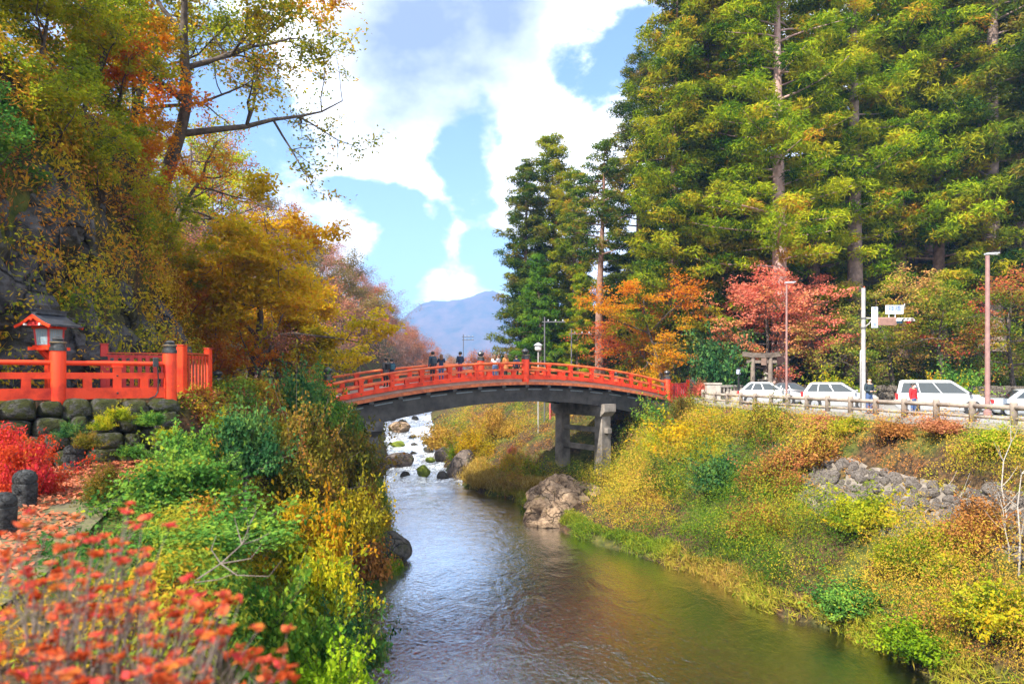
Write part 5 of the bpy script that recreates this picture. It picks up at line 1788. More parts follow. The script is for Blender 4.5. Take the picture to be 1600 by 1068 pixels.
def signal_pole():
    D = 36
    g = ground_at(1349, D)
    s = D / FPX
    H = CAMZ - (450 - 588) * s - g.z
    def zz(py): return CAMZ - (py - 588) * s - g.z
    def xx(px): return (px - 1349) * s
    R = empty('signal_pole', g); tag(R, 'grey utility pole with arm carrying blue-white signs and a traffic signal', 'pole')
    m = MB(); m.lathe([(.12, 0), (.1, H)], n=12); o = m.build('pole', pole_grey, R); smooth_by_angle(o.data)
    for py in (497, 512):
        m = MB(); m.lathe([(.135, zz(py) - .04), (.135, zz(py) + .04)], n=12); m.build('clamp', pbr('dark_clamp', (.1, .1, .1), .5), R)
    m = MB(); m.tube([(0, 0, zz(497)), (xx(1408), -.1, zz(499))], .05, 8); m.build('arm', pole_grey, R)
    m = MB(); m.tube([(0, 0, zz(512)), (xx(1357), -.03, zz(506)), (xx(1362), -.05, zz(499))], .03, 6); m.build('brace', pole_grey, R)
    m = MB(); m.tube([(xx(1405), -.1, zz(490)), (xx(1417), .2, zz(474)), (xx(1417), .2, zz(482))], .025, 6); m.build('stay', pole_grey, R)
    white = pbr('sign_white', (.62, .68, .76), .4, .05)
    blue = pbr('sign_blue', (.03, .09, .3), .4, .05)
    w, h = (1408.5 - 1380.5) * s, (491 - 477.5) * s
    cx, cz = xx(1394.5), zz(484)
    m = MB(); m.cbox((cx, -.18, cz), (w, .04, h), .015); sg = m.build('name_sign', white, R)
    text_obj('lettering', '神橋', h * .78, (cx, -.205, cz + .02), (math.pi / 2, 0, 0), blue, sg)
    for dx in (-.28, .05):
        m = MB(); m.beam((cx + dx, -.16, cz - h / 2 - .2), (cx + dx, -.16, cz - h / 2 + .02), .03, .03); m.build('sign_bracket', white, R)
    w2, h2 = (1369.5 - 1359.5) * s, (512 - 480) * s
    cx2, cz2 = xx(1364.5), zz(496)
    m = MB(); m.cbox((cx2, -.14, cz2), (w2, .04, h2), .012); sg2 = m.build('vertical_sign', white, R)
    for k, ch in enumerate('西一フノ宮'):
        text_obj('lettering', ch, h2 * .2, (cx2, -.165, cz2 + h2 * (.38 - .19 * k)), (math.pi / 2, 0, 0), blue, sg2)
    # signal head turned to the right, hoods toward viewer right
    hp = MB(); hp.cbox((xx(1384), -.08, zz(502)), ((1399 - 1369) * s, .28, .42), .06); hd = hp.build('signal_housing', pbr('signal_brown', (.24, .13, .1), .5, .15), R)
    for k, (px, col) in enumerate(((1402, (.02, .12, .22)), (1408, (.3, .2, .02)), (1414, (.75, .02, .02)))):
        x = xx(px) - .02
        m = MB()
        m.tube([(x - .05, -.12, zz(501) - .02), (x + .06, -.34, zz(501) - .03)], [.14, .14], 12)
        l = m.build('signal_lens', pbr('signal_lens_%d' % k, col, .3, .05), R)
        m = MB()
        ring = []
        for q in range(9):
            a = math.pi * q / 8
            ring.append((math.cos(a) * .16, math.sin(a) * .16))
        rings = [[(x - .05 + .0 + cx_, -.12, zz(501) + cz_ - .02) for cx_, cz_ in ring] + [(x - .05 + cx_ * .9, -.12, zz(501) + cz_ * .9 - .02) for cx_, cz_ in reversed(ring)],
                 [(x + .1 + cx_, -.5, zz(501) + cz_ - .05) for cx_, cz_ in ring] + [(x + .1 + cx_ * .9, -.5, zz(501) + cz_ * .9 - .05) for cx_, cz_ in reversed(ring)]]
        m.loft(rings); m.build('hood', pbr('hood_white', (.6, .58, .55), .5, .1), l)
    # thinner pipe pole beside
    g2 = ground_at(1345, 35.2)
    H2 = CAMZ - (547 - 588) * 35.2 / FPX - g2.z
    m = MB(); m.tube([(0, 0, 0), (0, 0, H2 - .1), (.03, 0, H2)], .05, 8)
    R2 = empty('conduit_pole', g2); tag(R2, 'thin grey pipe pole standing close beside the signal pole', 'pole')
    m.build('pipe', pole_grey, R2, smooth=True)
    m = MB(); m.box((.06, 0, H2 * .88), (.2, .06, .04)); m.build('bracket', pole_grey, R2)
signal_pole()

def far_pole(label, px, D, ytop, arm, r=.055):
    g = ground_at(px, D); H = CAMZ - (ytop - 588) * D / FPX - g.z
    R = empty('utility_pole', g); tag(R, label, 'pole')
    dark = pbr('dark_pole', (.1, .1, .11), .7, .1)
    m = MB(); m.lathe([(r * 1.2, 0), (r, H)], n=8); m.build('pole', dark, R)
    for k in range(arm):
        m = MB(); m.beam((-.2, 0, H - .4 - .5 * k), (1.7, 0, H - .4 - .5 * k), .07, .09); m.build('crossarm', dark, R)
        for q in range(3):
            m = MB(); m.lathe([(.04, H - .36 - .5 * k), (.06, H - .28 - .5 * k), (.03, H - .2 - .5 * k)], (.3 + q * .6, 0, 0), 6); m.build('insulator', lamp_grey, R)
far_pole('dark utility pole with crossarm before the green conical cedar', 851, 56, 495, 1)
far_pole('dark utility pole with crossarm before the dark cedars', 893, 58, 514, 1)
far_pole('thin dark utility pole far beyond the bridge against pinkish trees', 724, 110, 522, 2)
def white_lantern():
    g = ground_at(841, 54); z = CAMZ - (548 - 588) * 54 / FPX - g.z
    R = empty('white_lantern', g); tag(R, 'white post lantern head showing above the bridge rail', 'lantern')
    m = MB(); m.lathe([(.06, 0), (.05, z)], n=8); m.build('post', pole_grey, R)
    m = MB(); m.lathe([(.16, z), (.26, z + .1), (.26, z + .4), (.2, z + .44)], n=8); m.build('lamp_body', pbr('white_glass', (.75, .76, .78), .35, .05), R)
    m = MB(); m.lathe([(.36, z + .43), (.3, z + .5), (.05, z + .66)], n=8); m.build('cap', lamp_grey, R)
white_lantern()

# ------------------------------------------------------------------ torii, stone fences and steps
stone_l = pbr('shrine_stone', (.3, .26, .22), .85, .2, 2.5, .3, col2=(.48, .43, .37), bscale=16)
wood_old = pbr('old_wood', (.16, .1, .075), .8, .2, 3, .3, col2=(.27, .18, .14), bscale=14)
torii_m = pbr('weathered_torii', (.1, .075, .06), .85, .2, 2.5, .3, col2=(.24, .19, .15), bscale=14)
def shrine():
    D = 48.0; s = D / FPX
    g0 = ground_at(1190, D)
    zg = CAMZ - (606 - 588) * s
    def X(px): return (px - 1190) * s
    R = empty('torii', (g0.x, D, zg - .6)); tag(R, 'weathered dark torii gate with hanging tablet at the foot of the cedars', 'torii')
    H = (606 - 551) * s + .6
    for sx in (-1, 1):
        m = MB(); m.lathe([(.17, 0), (.15, H - .35)], (sx * .62, 0, 0), 12); o = m.build('pillar', torii_m, R); smooth_by_angle(o.data)
    m = MB(); m.beam((-1.05, 0, H - .62), (1.05, 0, H - .62), .16, .2); m.build('tie_beam', torii_m, R)
    m = MB()
    rings = []
    for x, dz in ((-1.3, .1), (-.7, .02), (0, 0), (.7, .02), (1.3, .1)):
        rings.append([(x, -.17, H - .34 + dz), (x, .17, H - .34 + dz), (x, .22, H - .02 + dz), (x, -.22, H - .02 + dz)])
    m.loft(rings); m.build('lintel', torii_m, R)
    m = MB(); m.box((.1, -.14, H - .62), (.34, .06, .5)); m.build('tablet', wood_old, R)
    # stone baluster fence at the right of the steps
    def balus(label, p0, p1, z, h, n):
        p0, p1 = Vector(p0), Vector(p1)
        Q = empty('stone_fence', (p0.x, p0.y, z)); tag(Q, label, 'fence')
        d = p1 - p0
        u = d.normalized(); ang = math.atan2(u.y, u.x)
        for k in range(n):
            c = d * (k + .5) / n
            m = MB(); m.box((c.x, c.y, h * .45), (.13, .13, h * .9), ang); m.build('baluster', stone_l, Q)
        m = MB(); m.beam((0, 0, h * .95), (d.x, d.y, h * .95), .2, .14); m.build('coping', stone_l, Q)
        m = MB(); m.beam((0, 0, 0.02), (d.x, d.y, .02), .26, .5); m.build('footing', stone_l, Q)
    def pt(px, D_): return Vector(((px - 800) * D_ / FPX, D_, 0))
    balus('stone baluster fence in front of the torii', pt(1171, 47.3), pt(1208, 47.0), zg - .55, .95, 9)
    balus('stone baluster fence left of the shrine steps', pt(1117, 47.5), pt(1160, 48.8), zg - .95, 1.15, 8)
    m = MB(); c = pt(1114, 47.2); m.cbox((0, 0, .55), (.95, .6, 1.5), .04)
    Q = empty('stone_pedestal', (c.x, c.y, zg - 1.0)); tag(Q, 'pale stone block pedestal at the end of the baluster fence', 'pedestal'); m.build('block', stone_l, Q)
    m = MB(); m.box((0, 0, 1.33), (1.05, .7, .1)); m.build('cap_slab', stone_l, Q)
    # steps
    S = empty('stone_steps', (pt(1160, 47).x, 47, zg - 1.2)); tag(S, 'worn stone steps rising between the two baluster fences', 'steps')
    for k in range(6):
        m = MB(); m.box((0, k * .34, .1 + k * .2), (1.0, .38, .22)); m.build('step', stone_l, S)
    # wooden notice railing and lamp post
    Wd = empty('wooden_railing', (pt(1135, 49.5).x, 49.5, zg - .2)); tag(Wd, 'reddish wooden railing above the stone pedestal', 'railing')
    for k in range(7):
        m = MB(); m.box((-.5 + k * .17, 0, .42), (.05, .05, .85)); m.build('slat', pbr('reddish_wood', (.25, .1, .07), .7, .2), Wd)
    for z in (.25, .8):
        m = MB(); m.beam((-.6, 0, z), (.62, 0, z), .06, .07); m.build('rail', MATS['reddish_wood'], Wd)
    Lp = empty('garden_lamp', (pt(1154, 48).x, 48, zg - .8)); tag(Lp, 'short dark lamp post with bluish glass head by the steps', 'lamp')
    m = MB(); m.lathe([(.09, 0), (.07, 1.75)], n=10); m.build('post', ironblack, Lp)
    m = MB(); m.lathe([(.1, 1.75), (.16, 1.8), (.16, 2.1), (.1, 2.16)], n=10); m.build('glass_head', pbr('blue_glass', (.45, .5, .65), .3, .05), Lp)
    m = MB(); m.lathe([(.2, 2.14), (.04, 2.26)], n=10); m.build('cap', ironblack, Lp)
    # small altar table inside the torii
    A = empty('stone_altar', (pt(1197, 49.6).x, 49.6, zg - .1)); tag(A, 'small stone altar table seen through the torii', 'altar')
    for sx in (-.35, .35):
        m = MB(); m.box((sx, 0, .3), (.16, .3, .6)); m.build('leg', stone_l, A)
    m = MB(); m.box((0, 0, .66), (1.1, .42, .12)); m.build('slab', stone_l, A)
    m = MB(); m.lathe([(.16, .72), (.1, .8), (.12, 1.0), (.26, 1.05), (.03, 1.25)], n=8); m.build('stone_lantern_top', stone_l, A)
shrine()

def small_signboard():
    D = 40; p = PX(1137, 643, D); z = hz(p.x, p.y)
    R = empty('notice_board', (p.x, p.y, z - .1)); tag(R, 'small dark red-brown notice board at the top of the right bank', 'sign')
    h = p.z - z
    for sx in (-.2, .2):
        m = MB(); m.box((sx, 0.05, (h + .3) / 2), (.06, .06, h + .3)); m.build('leg', wood_old, R)
    m = MB(); m.box((0, 0, h + .1), (.56, .05, .5)); m.build('panel', pbr('board_brown', (.15, .05, .045), .6, .1), R)
    m = MB(); m.box((0, 0, h + .37), (.64, .16, .04)); m.build('cap', wood_old, R)
small_signboard()

def far_red_fence():
    # red fence on the far bank seen under the bridge
    a, b = PX(860, 640, 53.5), PX(882, 640, 54.5)
    slat_fence('slat_fence', 'faded red fence glimpsed under the bridge beside the pier', (a.x, a.y, 0), (b.x, b.y, 0), 4.75, .95, 7, [(0, 1.05, .14), (1, 1.05, .14)], pbr('faded_red', (.45, .1, .09), .7, .2), MATS['faded_red'], .09, cap=False)
far_red_fence()

# ------------------------------------------------------------------ cars
glass_dark = pbr('car_glass', (.03, .04, .045), .08, .1, 2, 0, spec=.8)
tyre_m = pbr('tyre', (.015, .015, .016), .8, .1)
rim_m = pbr('alloy_rim', (.55, .56, .58), .3, .1, metal=.8)
def paint(name, c): return pbr(name, c, .22, .03, 2, 0, coat=.6)
lens_m = pbr('headlamp', (.6, .64, .7), .12, .05)
amber_m = pbr('amber_lens', (.7, .25, .02), .3, .05)
redl_m = pbr('tail_lens', (.6, .02, .02), .25, .05)
plate_m = pbr('white_plate', (.7, .7, .68), .5, .05)
plate_y = pbr('yellow_plate', (.75, .45, .02), .5, .05)
trim_m = pbr('black_trim', (.02, .02, .022), .55, .1)

def car(name, label, loc, heading, L, W, H, belt, hood, kind, pm, plate=None, ground=.17):
    """x forward. body lofted from side stations; greenhouse with real window panels"""
    R = empty(name, loc, heading); tag(R, label, 'car' if kind != 'van' else 'van')
    hw = W / 2
    xf, xr = L / 2, -L / 2
    if kind == 'van': wb, wt, rt, rb = xf - .75, xf - 1.75, xr + .22, xr + .06
    elif kind == 'hatch': wb, wt, rt, rb = xf - 1.05, xf - 1.95, xr + .75, xr + .18
    elif kind == 'wagon': wb, wt, rt, rb = xf - 1.0, xf - 1.9, xr + .5, xr + .12
    else: wb, wt, rt, rb = xf - 1.25, xf - 2.05, xr + 1.45, xr + .75
    deckh = belt if kind != 'sedan' else belt + .02
    # lower body rings, front to back
    st = [(xr, .86, .42, belt - .22), (xr + .04, .93, .33, belt - .06), (xr + .2, .985, ground + .04, deckh), (xr + .75, 1, ground, deckh + .0), (0, 1, ground, belt), (wb, 1, ground, belt - .02),
          (wb + .25, .99, ground, hood + (belt - hood) * .35), (xf - .45, .97, ground + .01, hood - .06), (xf - .16, .9, ground + .08, hood - .16), (xf - .03, .78, .3, hood - .28), (xf, .7, .36, hood - .36)]
    m = MB(); rings = []
    for x, w, zb, zt in st:
        y = hw * w; zm = zb + (zt - zb) * .45
        rings.append([(x, -y * .9, zb), (x, -y * .985, zb + (zt - zb) * .15), (x, -y, zm), (x, -y * .985, zb + (zt - zb) * .82), (x, -y * .93, zt),
                      (x, -y * .5, zt + .035), (x, y * .5, zt + .035), (x, y * .93, zt), (x, y * .985, zb + (zt - zb) * .82), (x, y, zm), (x, y * .985, zb + (zt - zb) * .15), (x, y * .9, zb)])
    m.loft(rings); b = m.build('body', pm, R); smooth_by_angle(b.data, 40)
    # cabin
    yb, yt = hw * .93, hw * .74
    m = MB()
    def ring(z, t):
        x0 = rb + (rt - rb) * t; x1 = wb + (wt - wb) * t; y = yb + (yt - yb) * t
        return [(x0, -y * .92, z), (x0 + .1, -y, z), (x1 - .12, -y, z), (x1, -y * .86, z), (x1, y * .86, z), (x1 - .12, y, z), (x0 + .1, y, z), (x0, y * .92, z)]
    hh = H - belt
    rr = [ring(belt - .03, 0), ring(belt + hh * .5, .5), ring(belt + hh * .88, .9), [(x * .985, y * .95, z) for x, y, z in ring(H - .03, 1.0)], [(x * .93 - .02, y * .8, z) for x, y, z in ring(H, 1.0)]]
    m.loft(rr); b = m.build('cabin', pm, R); smooth_by_angle(b.data, 40)
    # windows
    def side(x, t, s, e=.006):
        y = yb + (yt - yb) * t
        return (x, s * (y + e), belt + hh * t)
    def sidepanel(name_, xa0, xb0, xa1, xb1, t0, t1, s):
        m = MB()
        o = [side(xa0, t0, s), side(xb0, t0, s), side(xb1, t1, s), side(xa1, t1, s)]
        i_ = [side(xa0, t0, s, -.02), side(xb0, t0, s, -.02), side(xb1, t1, s, -.02), side(xa1, t1, s, -.02)]
        m.add(o + i_, [(0, 1, 2, 3), (7, 6, 5, 4), (0, 4, 5, 1), (1, 5, 6, 2), (2, 6, 7, 3), (3, 7, 4, 0)])
        m.build(name_, glass_dark, R)
    t0, t1 = .1, .82
    def fx(x0, x1, t): return x0 + (x1 - x0) * t
    cuts = {'van': [0, .3, .62, 1], 'hatch': [0, .22, .55, 1], 'wagon': [0, .24, .58, 1], 'sedan': [.06, .5, 1]}[kind]
    for s in (-1, 1):
        for a, b_ in zip(cuts[:-1], cuts[1:]):
            def xa(t, f):
                x0 = rb + (rt - rb) * t + .16; x1 = wb + (wt - wb) * t - .16
                return x0 + (x1 - x0) * f
            sidepanel('side_window', xa(t0, a) + .03, xa(t0, b_) - .03, xa(t1, a) + .03, xa(t1, b_) - .03, t0, t1, s)
    for nm, xx0, xx1, e in (('windscreen', wb, wt, .007), ('rear_window', rb, rt, -.007)):
        m = MB(); o = []; i_ = []
        for t, f in ((.1, .80), (.84, .82)):
            y = (yb + (yt - yb) * t) * f
            x = xx0 + (xx1 - xx0) * t
            o += [(x + e, -y, belt + hh * t), (x + e, y, belt + hh * t)]
            i_ += [(x - e * 2, -y, belt + hh * t), (x - e * 2, y, belt + hh * t)]
        m.add(o + i_, [(0, 1, 3, 2), (4, 6, 7, 5), (0, 4, 5, 1), (1, 5, 7, 3), (3, 7, 6, 2), (2, 6, 4, 0)]); m.build(nm, glass_dark, R)
    # wheels
    wr = .31 if kind != 'van' else .33
    for x in (xf - .82, xr + .78):
        for s in (-1, 1):
            y = s * (hw - .1)
            m = MB(); m.tube([(x, s * (hw - .26), wr + .02), (x, s * (hw + .004), wr + .02)], wr + .06, 20); m.build('wheel_arch', trim_m, R)
            m = MB(); m.tube([(x, y - s * .11, wr), (x, y + s * .085, wr), (x, y + s * .112, wr)], [wr, wr, wr * .93], 20); wl = m.build('wheel', tyre_m, R); smooth_by_angle(wl.data)
            m = MB(); m.tube([(x, y + s * .1, wr), (x, y + s * .122, wr)], [wr * .68, wr * .64], 16); rm = m.build('rim', rim_m, wl)
            for q in range(5):
                a = q * 2 * math.pi / 5
                m = MB(); m.beam((x + math.cos(a) * .05, y + s * .124, wr + math.sin(a) * .05), (x + math.cos(a) * wr * .6, y + s * .124, wr + math.sin(a) * wr * .6), .02, .09); m.build('spoke', rim_m, wl)
    for s in (-1, 1):
        m = MB(); m.loft([[(xf - .5, s * hw * .9, hood - .26), (xf - .5, s * hw * .985, hood - .25), (xf - .5, s * hw * .97, hood - .12), (xf - .5, s * hw * .88, hood - .1)],
                          [(xf - .05, s * hw * .5, hood - .36), (xf - .05, s * hw * .80, hood - .36), (xf - .06, s * hw * .80, hood - .22), (xf - .06, s * hw * .52, hood - .22)]])
        m.build('headlight', lens_m, R)
        m = MB(); m.box((xr + .07, s * hw * .84, belt - .12), (.12, .24, .3 if kind in ('van', 'wagon') else .18)); m.build('tail_light', redl_m, R)
        m = MB(); m.cbox((wb - .18, s * (hw + .1), belt + .08), (.12, .2, .15), .03); m.build('mirror', pm if kind != 'van' else trim_m, R)
        for x in ((-.25, .62) if kind != 'sedan' else (-.35, .55)):
            m = MB(); m.box((x, s * (hw * .995), belt - .16), (.18, .03, .035)); m.build('door_handle', pm, R)
            m = MB(); m.box((x + .42, s * (hw * .992), (belt + ground) / 2 + .05), (.012, .02, belt - ground - .25)); m.build('door_seam', trim_m, R)
    m = MB(); m.box((xf - .02, 0, .42), (.08, hw * 1.15, .16)); m.build('grille', trim_m, R)
    m = MB(); m.box((xf + .026, 0, .47), (.02, .33, .17)); m.build('number_plate', plate or plate_m, R)
    m = MB(); m.box((xr - .015, 0, .62), (.02, .33, .17)); m.build('rear_plate', plate_m, R)
    m = MB(); m.box((0, 0, ground + .01), (L * .86, W * .9, .1)); m.build('underbody', trim_m, R)
    return R

white_p = paint('white_car_paint', (.44, .45, .46))
dark_p = paint('dark_blue_car_paint', (.035, .04, .055))
silver_p = paint('silver_car_paint', (.36, .39, .42))
hd = math.atan2(-.78, .62)          # driving toward the camera's right
def carpos(px, D):
    g = ground_at(px, D); return (g.x, g.y, g.z + .035)
car('hatchback_car', 'white hatchback on the road before the torii', carpos(1203, 44.5), hd + .5, 3.95, 1.69, 1.49, .93, .92, 'hatch', white_p)
car('wagon_car', 'white five-door wagon left of the signal pole', carpos(1312, 40.5), hd + .38, 4.1, 1.7, 1.57, .97, .95, 'wagon', white_p)
car('minivan', 'white minivan with dark windows left of the tall lamp post', carpos(1470, 37), hd + .42, 4.35, 1.72, 1.8, 1.03, 1.0, 'van', white_p, plate_y)
car('dark_car', 'dark blue car half hidden behind the red bridge-end fence', carpos(1098, 51.5), hd + .45, 4.2, 1.72, 1.5, .93, .9, 'sedan', dark_p)
car('silver_car', 'silver car with red tail light cut off at the right edge', carpos(1617, 36.5), hd + .55, 4.4, 1.74, 1.46, .92, .9, 'sedan', silver_p)
car('grey_car', 'dark grey car mostly hidden behind the slim lamp post', carpos(1244, 46.5), hd + .5, 3.8, 1.66, 1.42, .9, .88, 'hatch', paint('grey_car_paint', (.06, .06, .065)))

# ------------------------------------------------------------------ people
cloth = {}
def fab(name, c): return pbr('cloth_' + name, c, .85, .12, 10, .15)
skin_m = pbr('skin', (.52, .31, .22), .6, .08)
hair_b = pbr('black_hair', (.012, .010, .009), .5, .2, 20)
hair_br = pbr('brown_hair', (.16, .08, .04), .5, .2, 20)
shoe_m = pbr('shoe', (.02, .018, .018), .6, .1)
navy, blackc, greyc, jeans, whitec, orangec, magenta, redc, teal = [fab(n, c) for n, c in (('navy', (.012, .025, .06)), ('black', (.012, .012, .014)), ('grey', (.09, .09, .1)), ('denim', (.05, .09, .2)), ('white', (.62, .63, .66)), ('orange', (.55, .19, .05)), ('magenta', (.30, .01, .06)), ('red', (.6, .015, .02)), ('teal', (.03, .1, .14)))]

def person(label, loc, rz, H, top, legs, hair=hair_b, arms='down', bag=None, coat=False, long_hair=False, lean=0., bald=False, mask=False):
    """one continuous skinned body, facing -y before turning"""
    vs, es, rad, part = [], [], [], []
    def V(x, y, z, r, p, parent=None):
        vs.append((x * H, (y + lean * max(0, z - .5)) * H, z * H)); rad.append(r * H); part.append(p)
        if parent is not None: es.append((parent, len(vs) - 1))
        return len(vs) - 1
    pel = V(0, 0, .53, .078, 'legs')
    sp = V(0, .0, .62, .076, 'top', pel)
    ch = V(0, .005, .735, .09, 'top', sp)
    nk = V(0, .0, .825, .042, 'top', ch)
    n2 = V(0, -.006, .855, .034, 'skin', nk)
    hd_ = V(0, -.012, .905, .055, 'skin', n2)
    ht = V(0, -.006, .955, .05, 'skin', hd_)
    nose = V(0, -.07, .908, .011, 'skin', hd_)
    for s in (-1, 1):
        hip = V(s * .052, 0, .495, .066, 'legs', pel)
        kn = V(s * .056, -.008, .285, .043, 'legs', hip)
        an = V(s * .058, .008, .05, .028, 'legs', kn)
        hl = V(s * .058, .012, .022, .024, 'shoe', an)
        toe = V(s * .064, -.085, .018, .022, 'shoe', hl)
        sh = V(s * .105, .0, .80, .05, 'top', ch)
        if arms == 'down':
            el = V(s * .135, .012, .635, .036, 'top', sh); wr = V(s * .14, -.02, .50, .026, 'top', el); hv = (s * .14, -.035, .455); fdir = (0, -.012, -.035)
        elif arms == 'camera':
            el = V(s * .135, -.06, .68, .036, 'top', sh); wr = V(s * .06, -.15, .80, .025, 'top', el); hv = (s * .045, -.165, .835); fdir = (-s * .012, -.004, .03)
        else:
            el = V(s * .14, .01, .65, .036, 'top', sh); wr = V(s * .075, -.12, .61, .025, 'top', el); hv = (s * .055, -.155, .615); fdir = (-s * .01, -.03, .004)
        ha = V(*hv, .022, 'skin', wr)
        for f in range(5):
            o = (f - 2) * .009
            lx = [.75, .95, 1, .95, .7][f] if f else .6
            a = V(hv[0] + fdir[0] * .5 + (s * .018 if f == 0 else o * .4), hv[1] + fdir[1] * .5 + o, hv[2] + fdir[2] * .5, .0055, 'skin', ha)
            V(hv[0] + fdir[0] * lx + (s * .02 if f == 0 else o * .4), hv[1] + fdir[1] * lx + o * 1.1 - .004, hv[2] + fdir[2] * lx, .0045, 'skin', a)
    me = bpy.data.meshes.new('body_base')
    me.from_pydata(vs, es, [])
    ob = bpy.data.objects.new('body_base', me); COL.objects.link(ob)
    md = ob.modifiers.new('skin', 'SKIN'); md.use_smooth_shade = True
    for i, sv in enumerate(me.skin_vertices[0].data):
        sv.radius = (rad[i], rad[i] * (.78 if part[i] == 'top' and rad[i] > .06 * H else 1)); sv.use_root = (i == 0)
    sb = ob.modifiers.new('sub', 'SUBSURF'); sb.levels = 1; sb.render_levels = 1
    dg = bpy.context.evaluated_depsgraph_get()
    bm = bpy.data.meshes.new_from_object(ob.evaluated_get(dg))
    bpy.data.objects.remove(ob)
    bm.name = 'body'
    bm.materials.clear()
    mats = {'skin': skin_m, 'top': top, 'legs': legs, 'shoe': shoe_m}
    keys = list(mats)
    for k in keys: bm.materials.append(mats[k])
    va = np.array(vs)
    # assign cloth by the nearest limb segment
    seg = [(np.array(vs[a]), np.array(vs[b]), part[b]) for a, b in es]
    cen = np.array([p.center[:] for p in bm.polygons])
    best = np.full(len(cen), 1e9); mi = np.zeros(len(cen), int)
    for a, b, pt in seg:
        ab = b - a
        t = np.clip(((cen - a) @ ab) / (ab @ ab + 1e-12), 0, 1)
        d = np.linalg.norm(cen - (a + t[:, None] * ab), axis=1)
        u = d < best
        best[u] = d[u]; mi[u] = keys.index(pt)
    bm.polygons.foreach_set('material_index', mi.astype(np.int32))
    bm.polygons.foreach_set('use_smooth', np.ones(len(mi), bool))
    R = link('person', bm, None, loc, (0, 0, rz)); tag(R, label, 'person')
    ly = lean * .4
    if not bald:
        m = MB()
        prof = [(.052, .895), (.064, .915), (.067, .94), (.062, .965), (.045, .988), (.02, 1.0), (.002, 1.002)]
        m.lathe([(r * H, z * H) for r, z in prof], (0, (.012 + ly) * H, 0), 14)
        o = m.build('hair', hair, R); smooth_by_angle(o.data, 80)
        if long_hair:
            m = MB(); m.lathe([(.03 * H, .76 * H), (.058 * H, .80 * H), (.066 * H, .88 * H), (.062 * H, .94 * H)], (0, (.032 + ly) * H, 0), 12)
            o = m.build('hair', hair, R); smooth_by_angle(o.data, 80)
    m = MB()
    for s in (-1, 1):
        m.lathe([(.001, .914 * H), (.008 * H, .918 * H), (.008 * H, .924 * H), (.001, .928 * H)], (s * .022 * H, (-.058 + ly) * H, 0), 6)
    m.build('eyes', shoe_m, R)
    for s in (-1, 1):
        m = MB(); m.lathe([(.002, .893 * H), (.010 * H, .9 * H), (.013 * H, .915 * H), (.003, .928 * H)], (s * .058 * H, (-.006 + ly) * H, 0), 6); m.build('ear', skin_m, R)
    if mask:
        m = MB(); m.box((0, (-.056 + ly) * H, .888 * H), (.07 * H, .035 * H, .04 * H)); m.build('face_mask', whitec, R)
    if coat:
        m = MB()
        prof = [(.135, .40), (.13, .48), (.115, .58), (.118, .68), (.125, .76), (.085, .815), (.05, .84)]
        rings = []
        for r, z in prof:
            rings.append([(r * H * 1.0 * math.cos(a), (r * .72 * math.sin(a) + lean * max(0, z - .5)) * H, z * H) for a in (2 * math.pi * k / 14 for k in range(14))])
        m.loft(rings, cap=False); o = m.build('coat', top, R); smooth_by_angle(o.data, 60)
    if bag:
        m = MB(); m.cbox((0, (.115 + lean * .2) * H, .69 * H), (.17 * H, .09 * H, .2 * H), .02 * H); o = m.build('backpack', bag, R)
        for s in (-1, 1):
            m = MB(); m.tube([(s * .06 * H, .08 * H, .78 * H), (s * .065 * H, .0, .835 * H), (s * .07 * H, -.075 * H, .76 * H), (s * .075 * H, .03 * H, .62 * H)], .012 * H, 5); m.build('strap', bag, o)
    return R

def on_bridge(px, off):
    """station on the deck, off metres from the near rail, in the line of a picture column"""
    k = (px - 800) / FPX
    # (BL + u s + n off).x = k * y
    num = k * (BL.y + BN.y * off) - (BL.x + BN.x * off)
    s = num / (BU.x - k * BU.y)
    p = B(s, off)
    return (p.x, p.y, p.z + .002)
far_face = math.atan2(BN.y, BN.x) + math.pi / 2      # looking upstream
person('person in long grey coat with dark backpack near the left end of the bridge', on_bridge(603, 4.0), far_face + .2, 1.70, greyc, blackc, arms='front', coat=True, bag=blackc)
person('person in navy jacket with teal bag beside the grey coat on the bridge', on_bridge(612, 4.1), far_face - .1, 1.62, navy, blackc, arms='front', bag=teal)
person('tall person in dark blue jacket with small backpack leaning on the far rail', on_bridge(676, 4.3), far_face + .1, 1.86, fab('bluegrey', (.02, .05, .085)), blackc, bag=fab('slate', (.04, .06, .08)))
person('blond person in blue jacket and jeans taking a photo on the bridge', on_bridge(689.5, 4.3), far_face - .4, 1.66, navy, jeans, hair_br, 'camera', long_hair=True)
person('person in dark hooded jacket and magenta trousers on the bridge', on_bridge(719, 4.2), far_face + .05, 1.78, navy, magenta, bag=None, arms='front')
person('person in white top near the far middle post of the bridge', on_bridge(773, 4.0), far_face - .5, 1.58, whitec, jeans, hair_br, 'camera', long_hair=True)
person('second person in white top holding up a camera on the bridge', on_bridge(779, 4.35), far_face + .6, 1.60, whitec, greyc, hair_br, 'camera')
person('long-haired person in orange coat on the bridge crown', on_bridge(790, 3.7), far_face + .2, 1.66, orangec, blackc, hair_br, 'front', coat=True, long_hair=True)
person('person in navy jacket left of the near middle post', on_bridge(807, 3.9), far_face - .2, 1.60, navy, blackc, bag=navy)
person('person in black jacket half hidden behind the near middle post', on_bridge(826, 3.6), far_face + .3, 1.72, blackc, blackc)
def on_app(px, off):
    p = on_bridge(px, off); return p
person('person in dark cap-like hair crouching near the bridge approach post', on_app(366, 2.2), 2.6, 1.55, navy, blackc, lean=.0)
person('smaller person in pale-hooded dark coat among the approach group', on_app(381, 2.4), 2.2, 1.45, fab('charcoal', (.04, .04, .05)), blackc, hair_br)
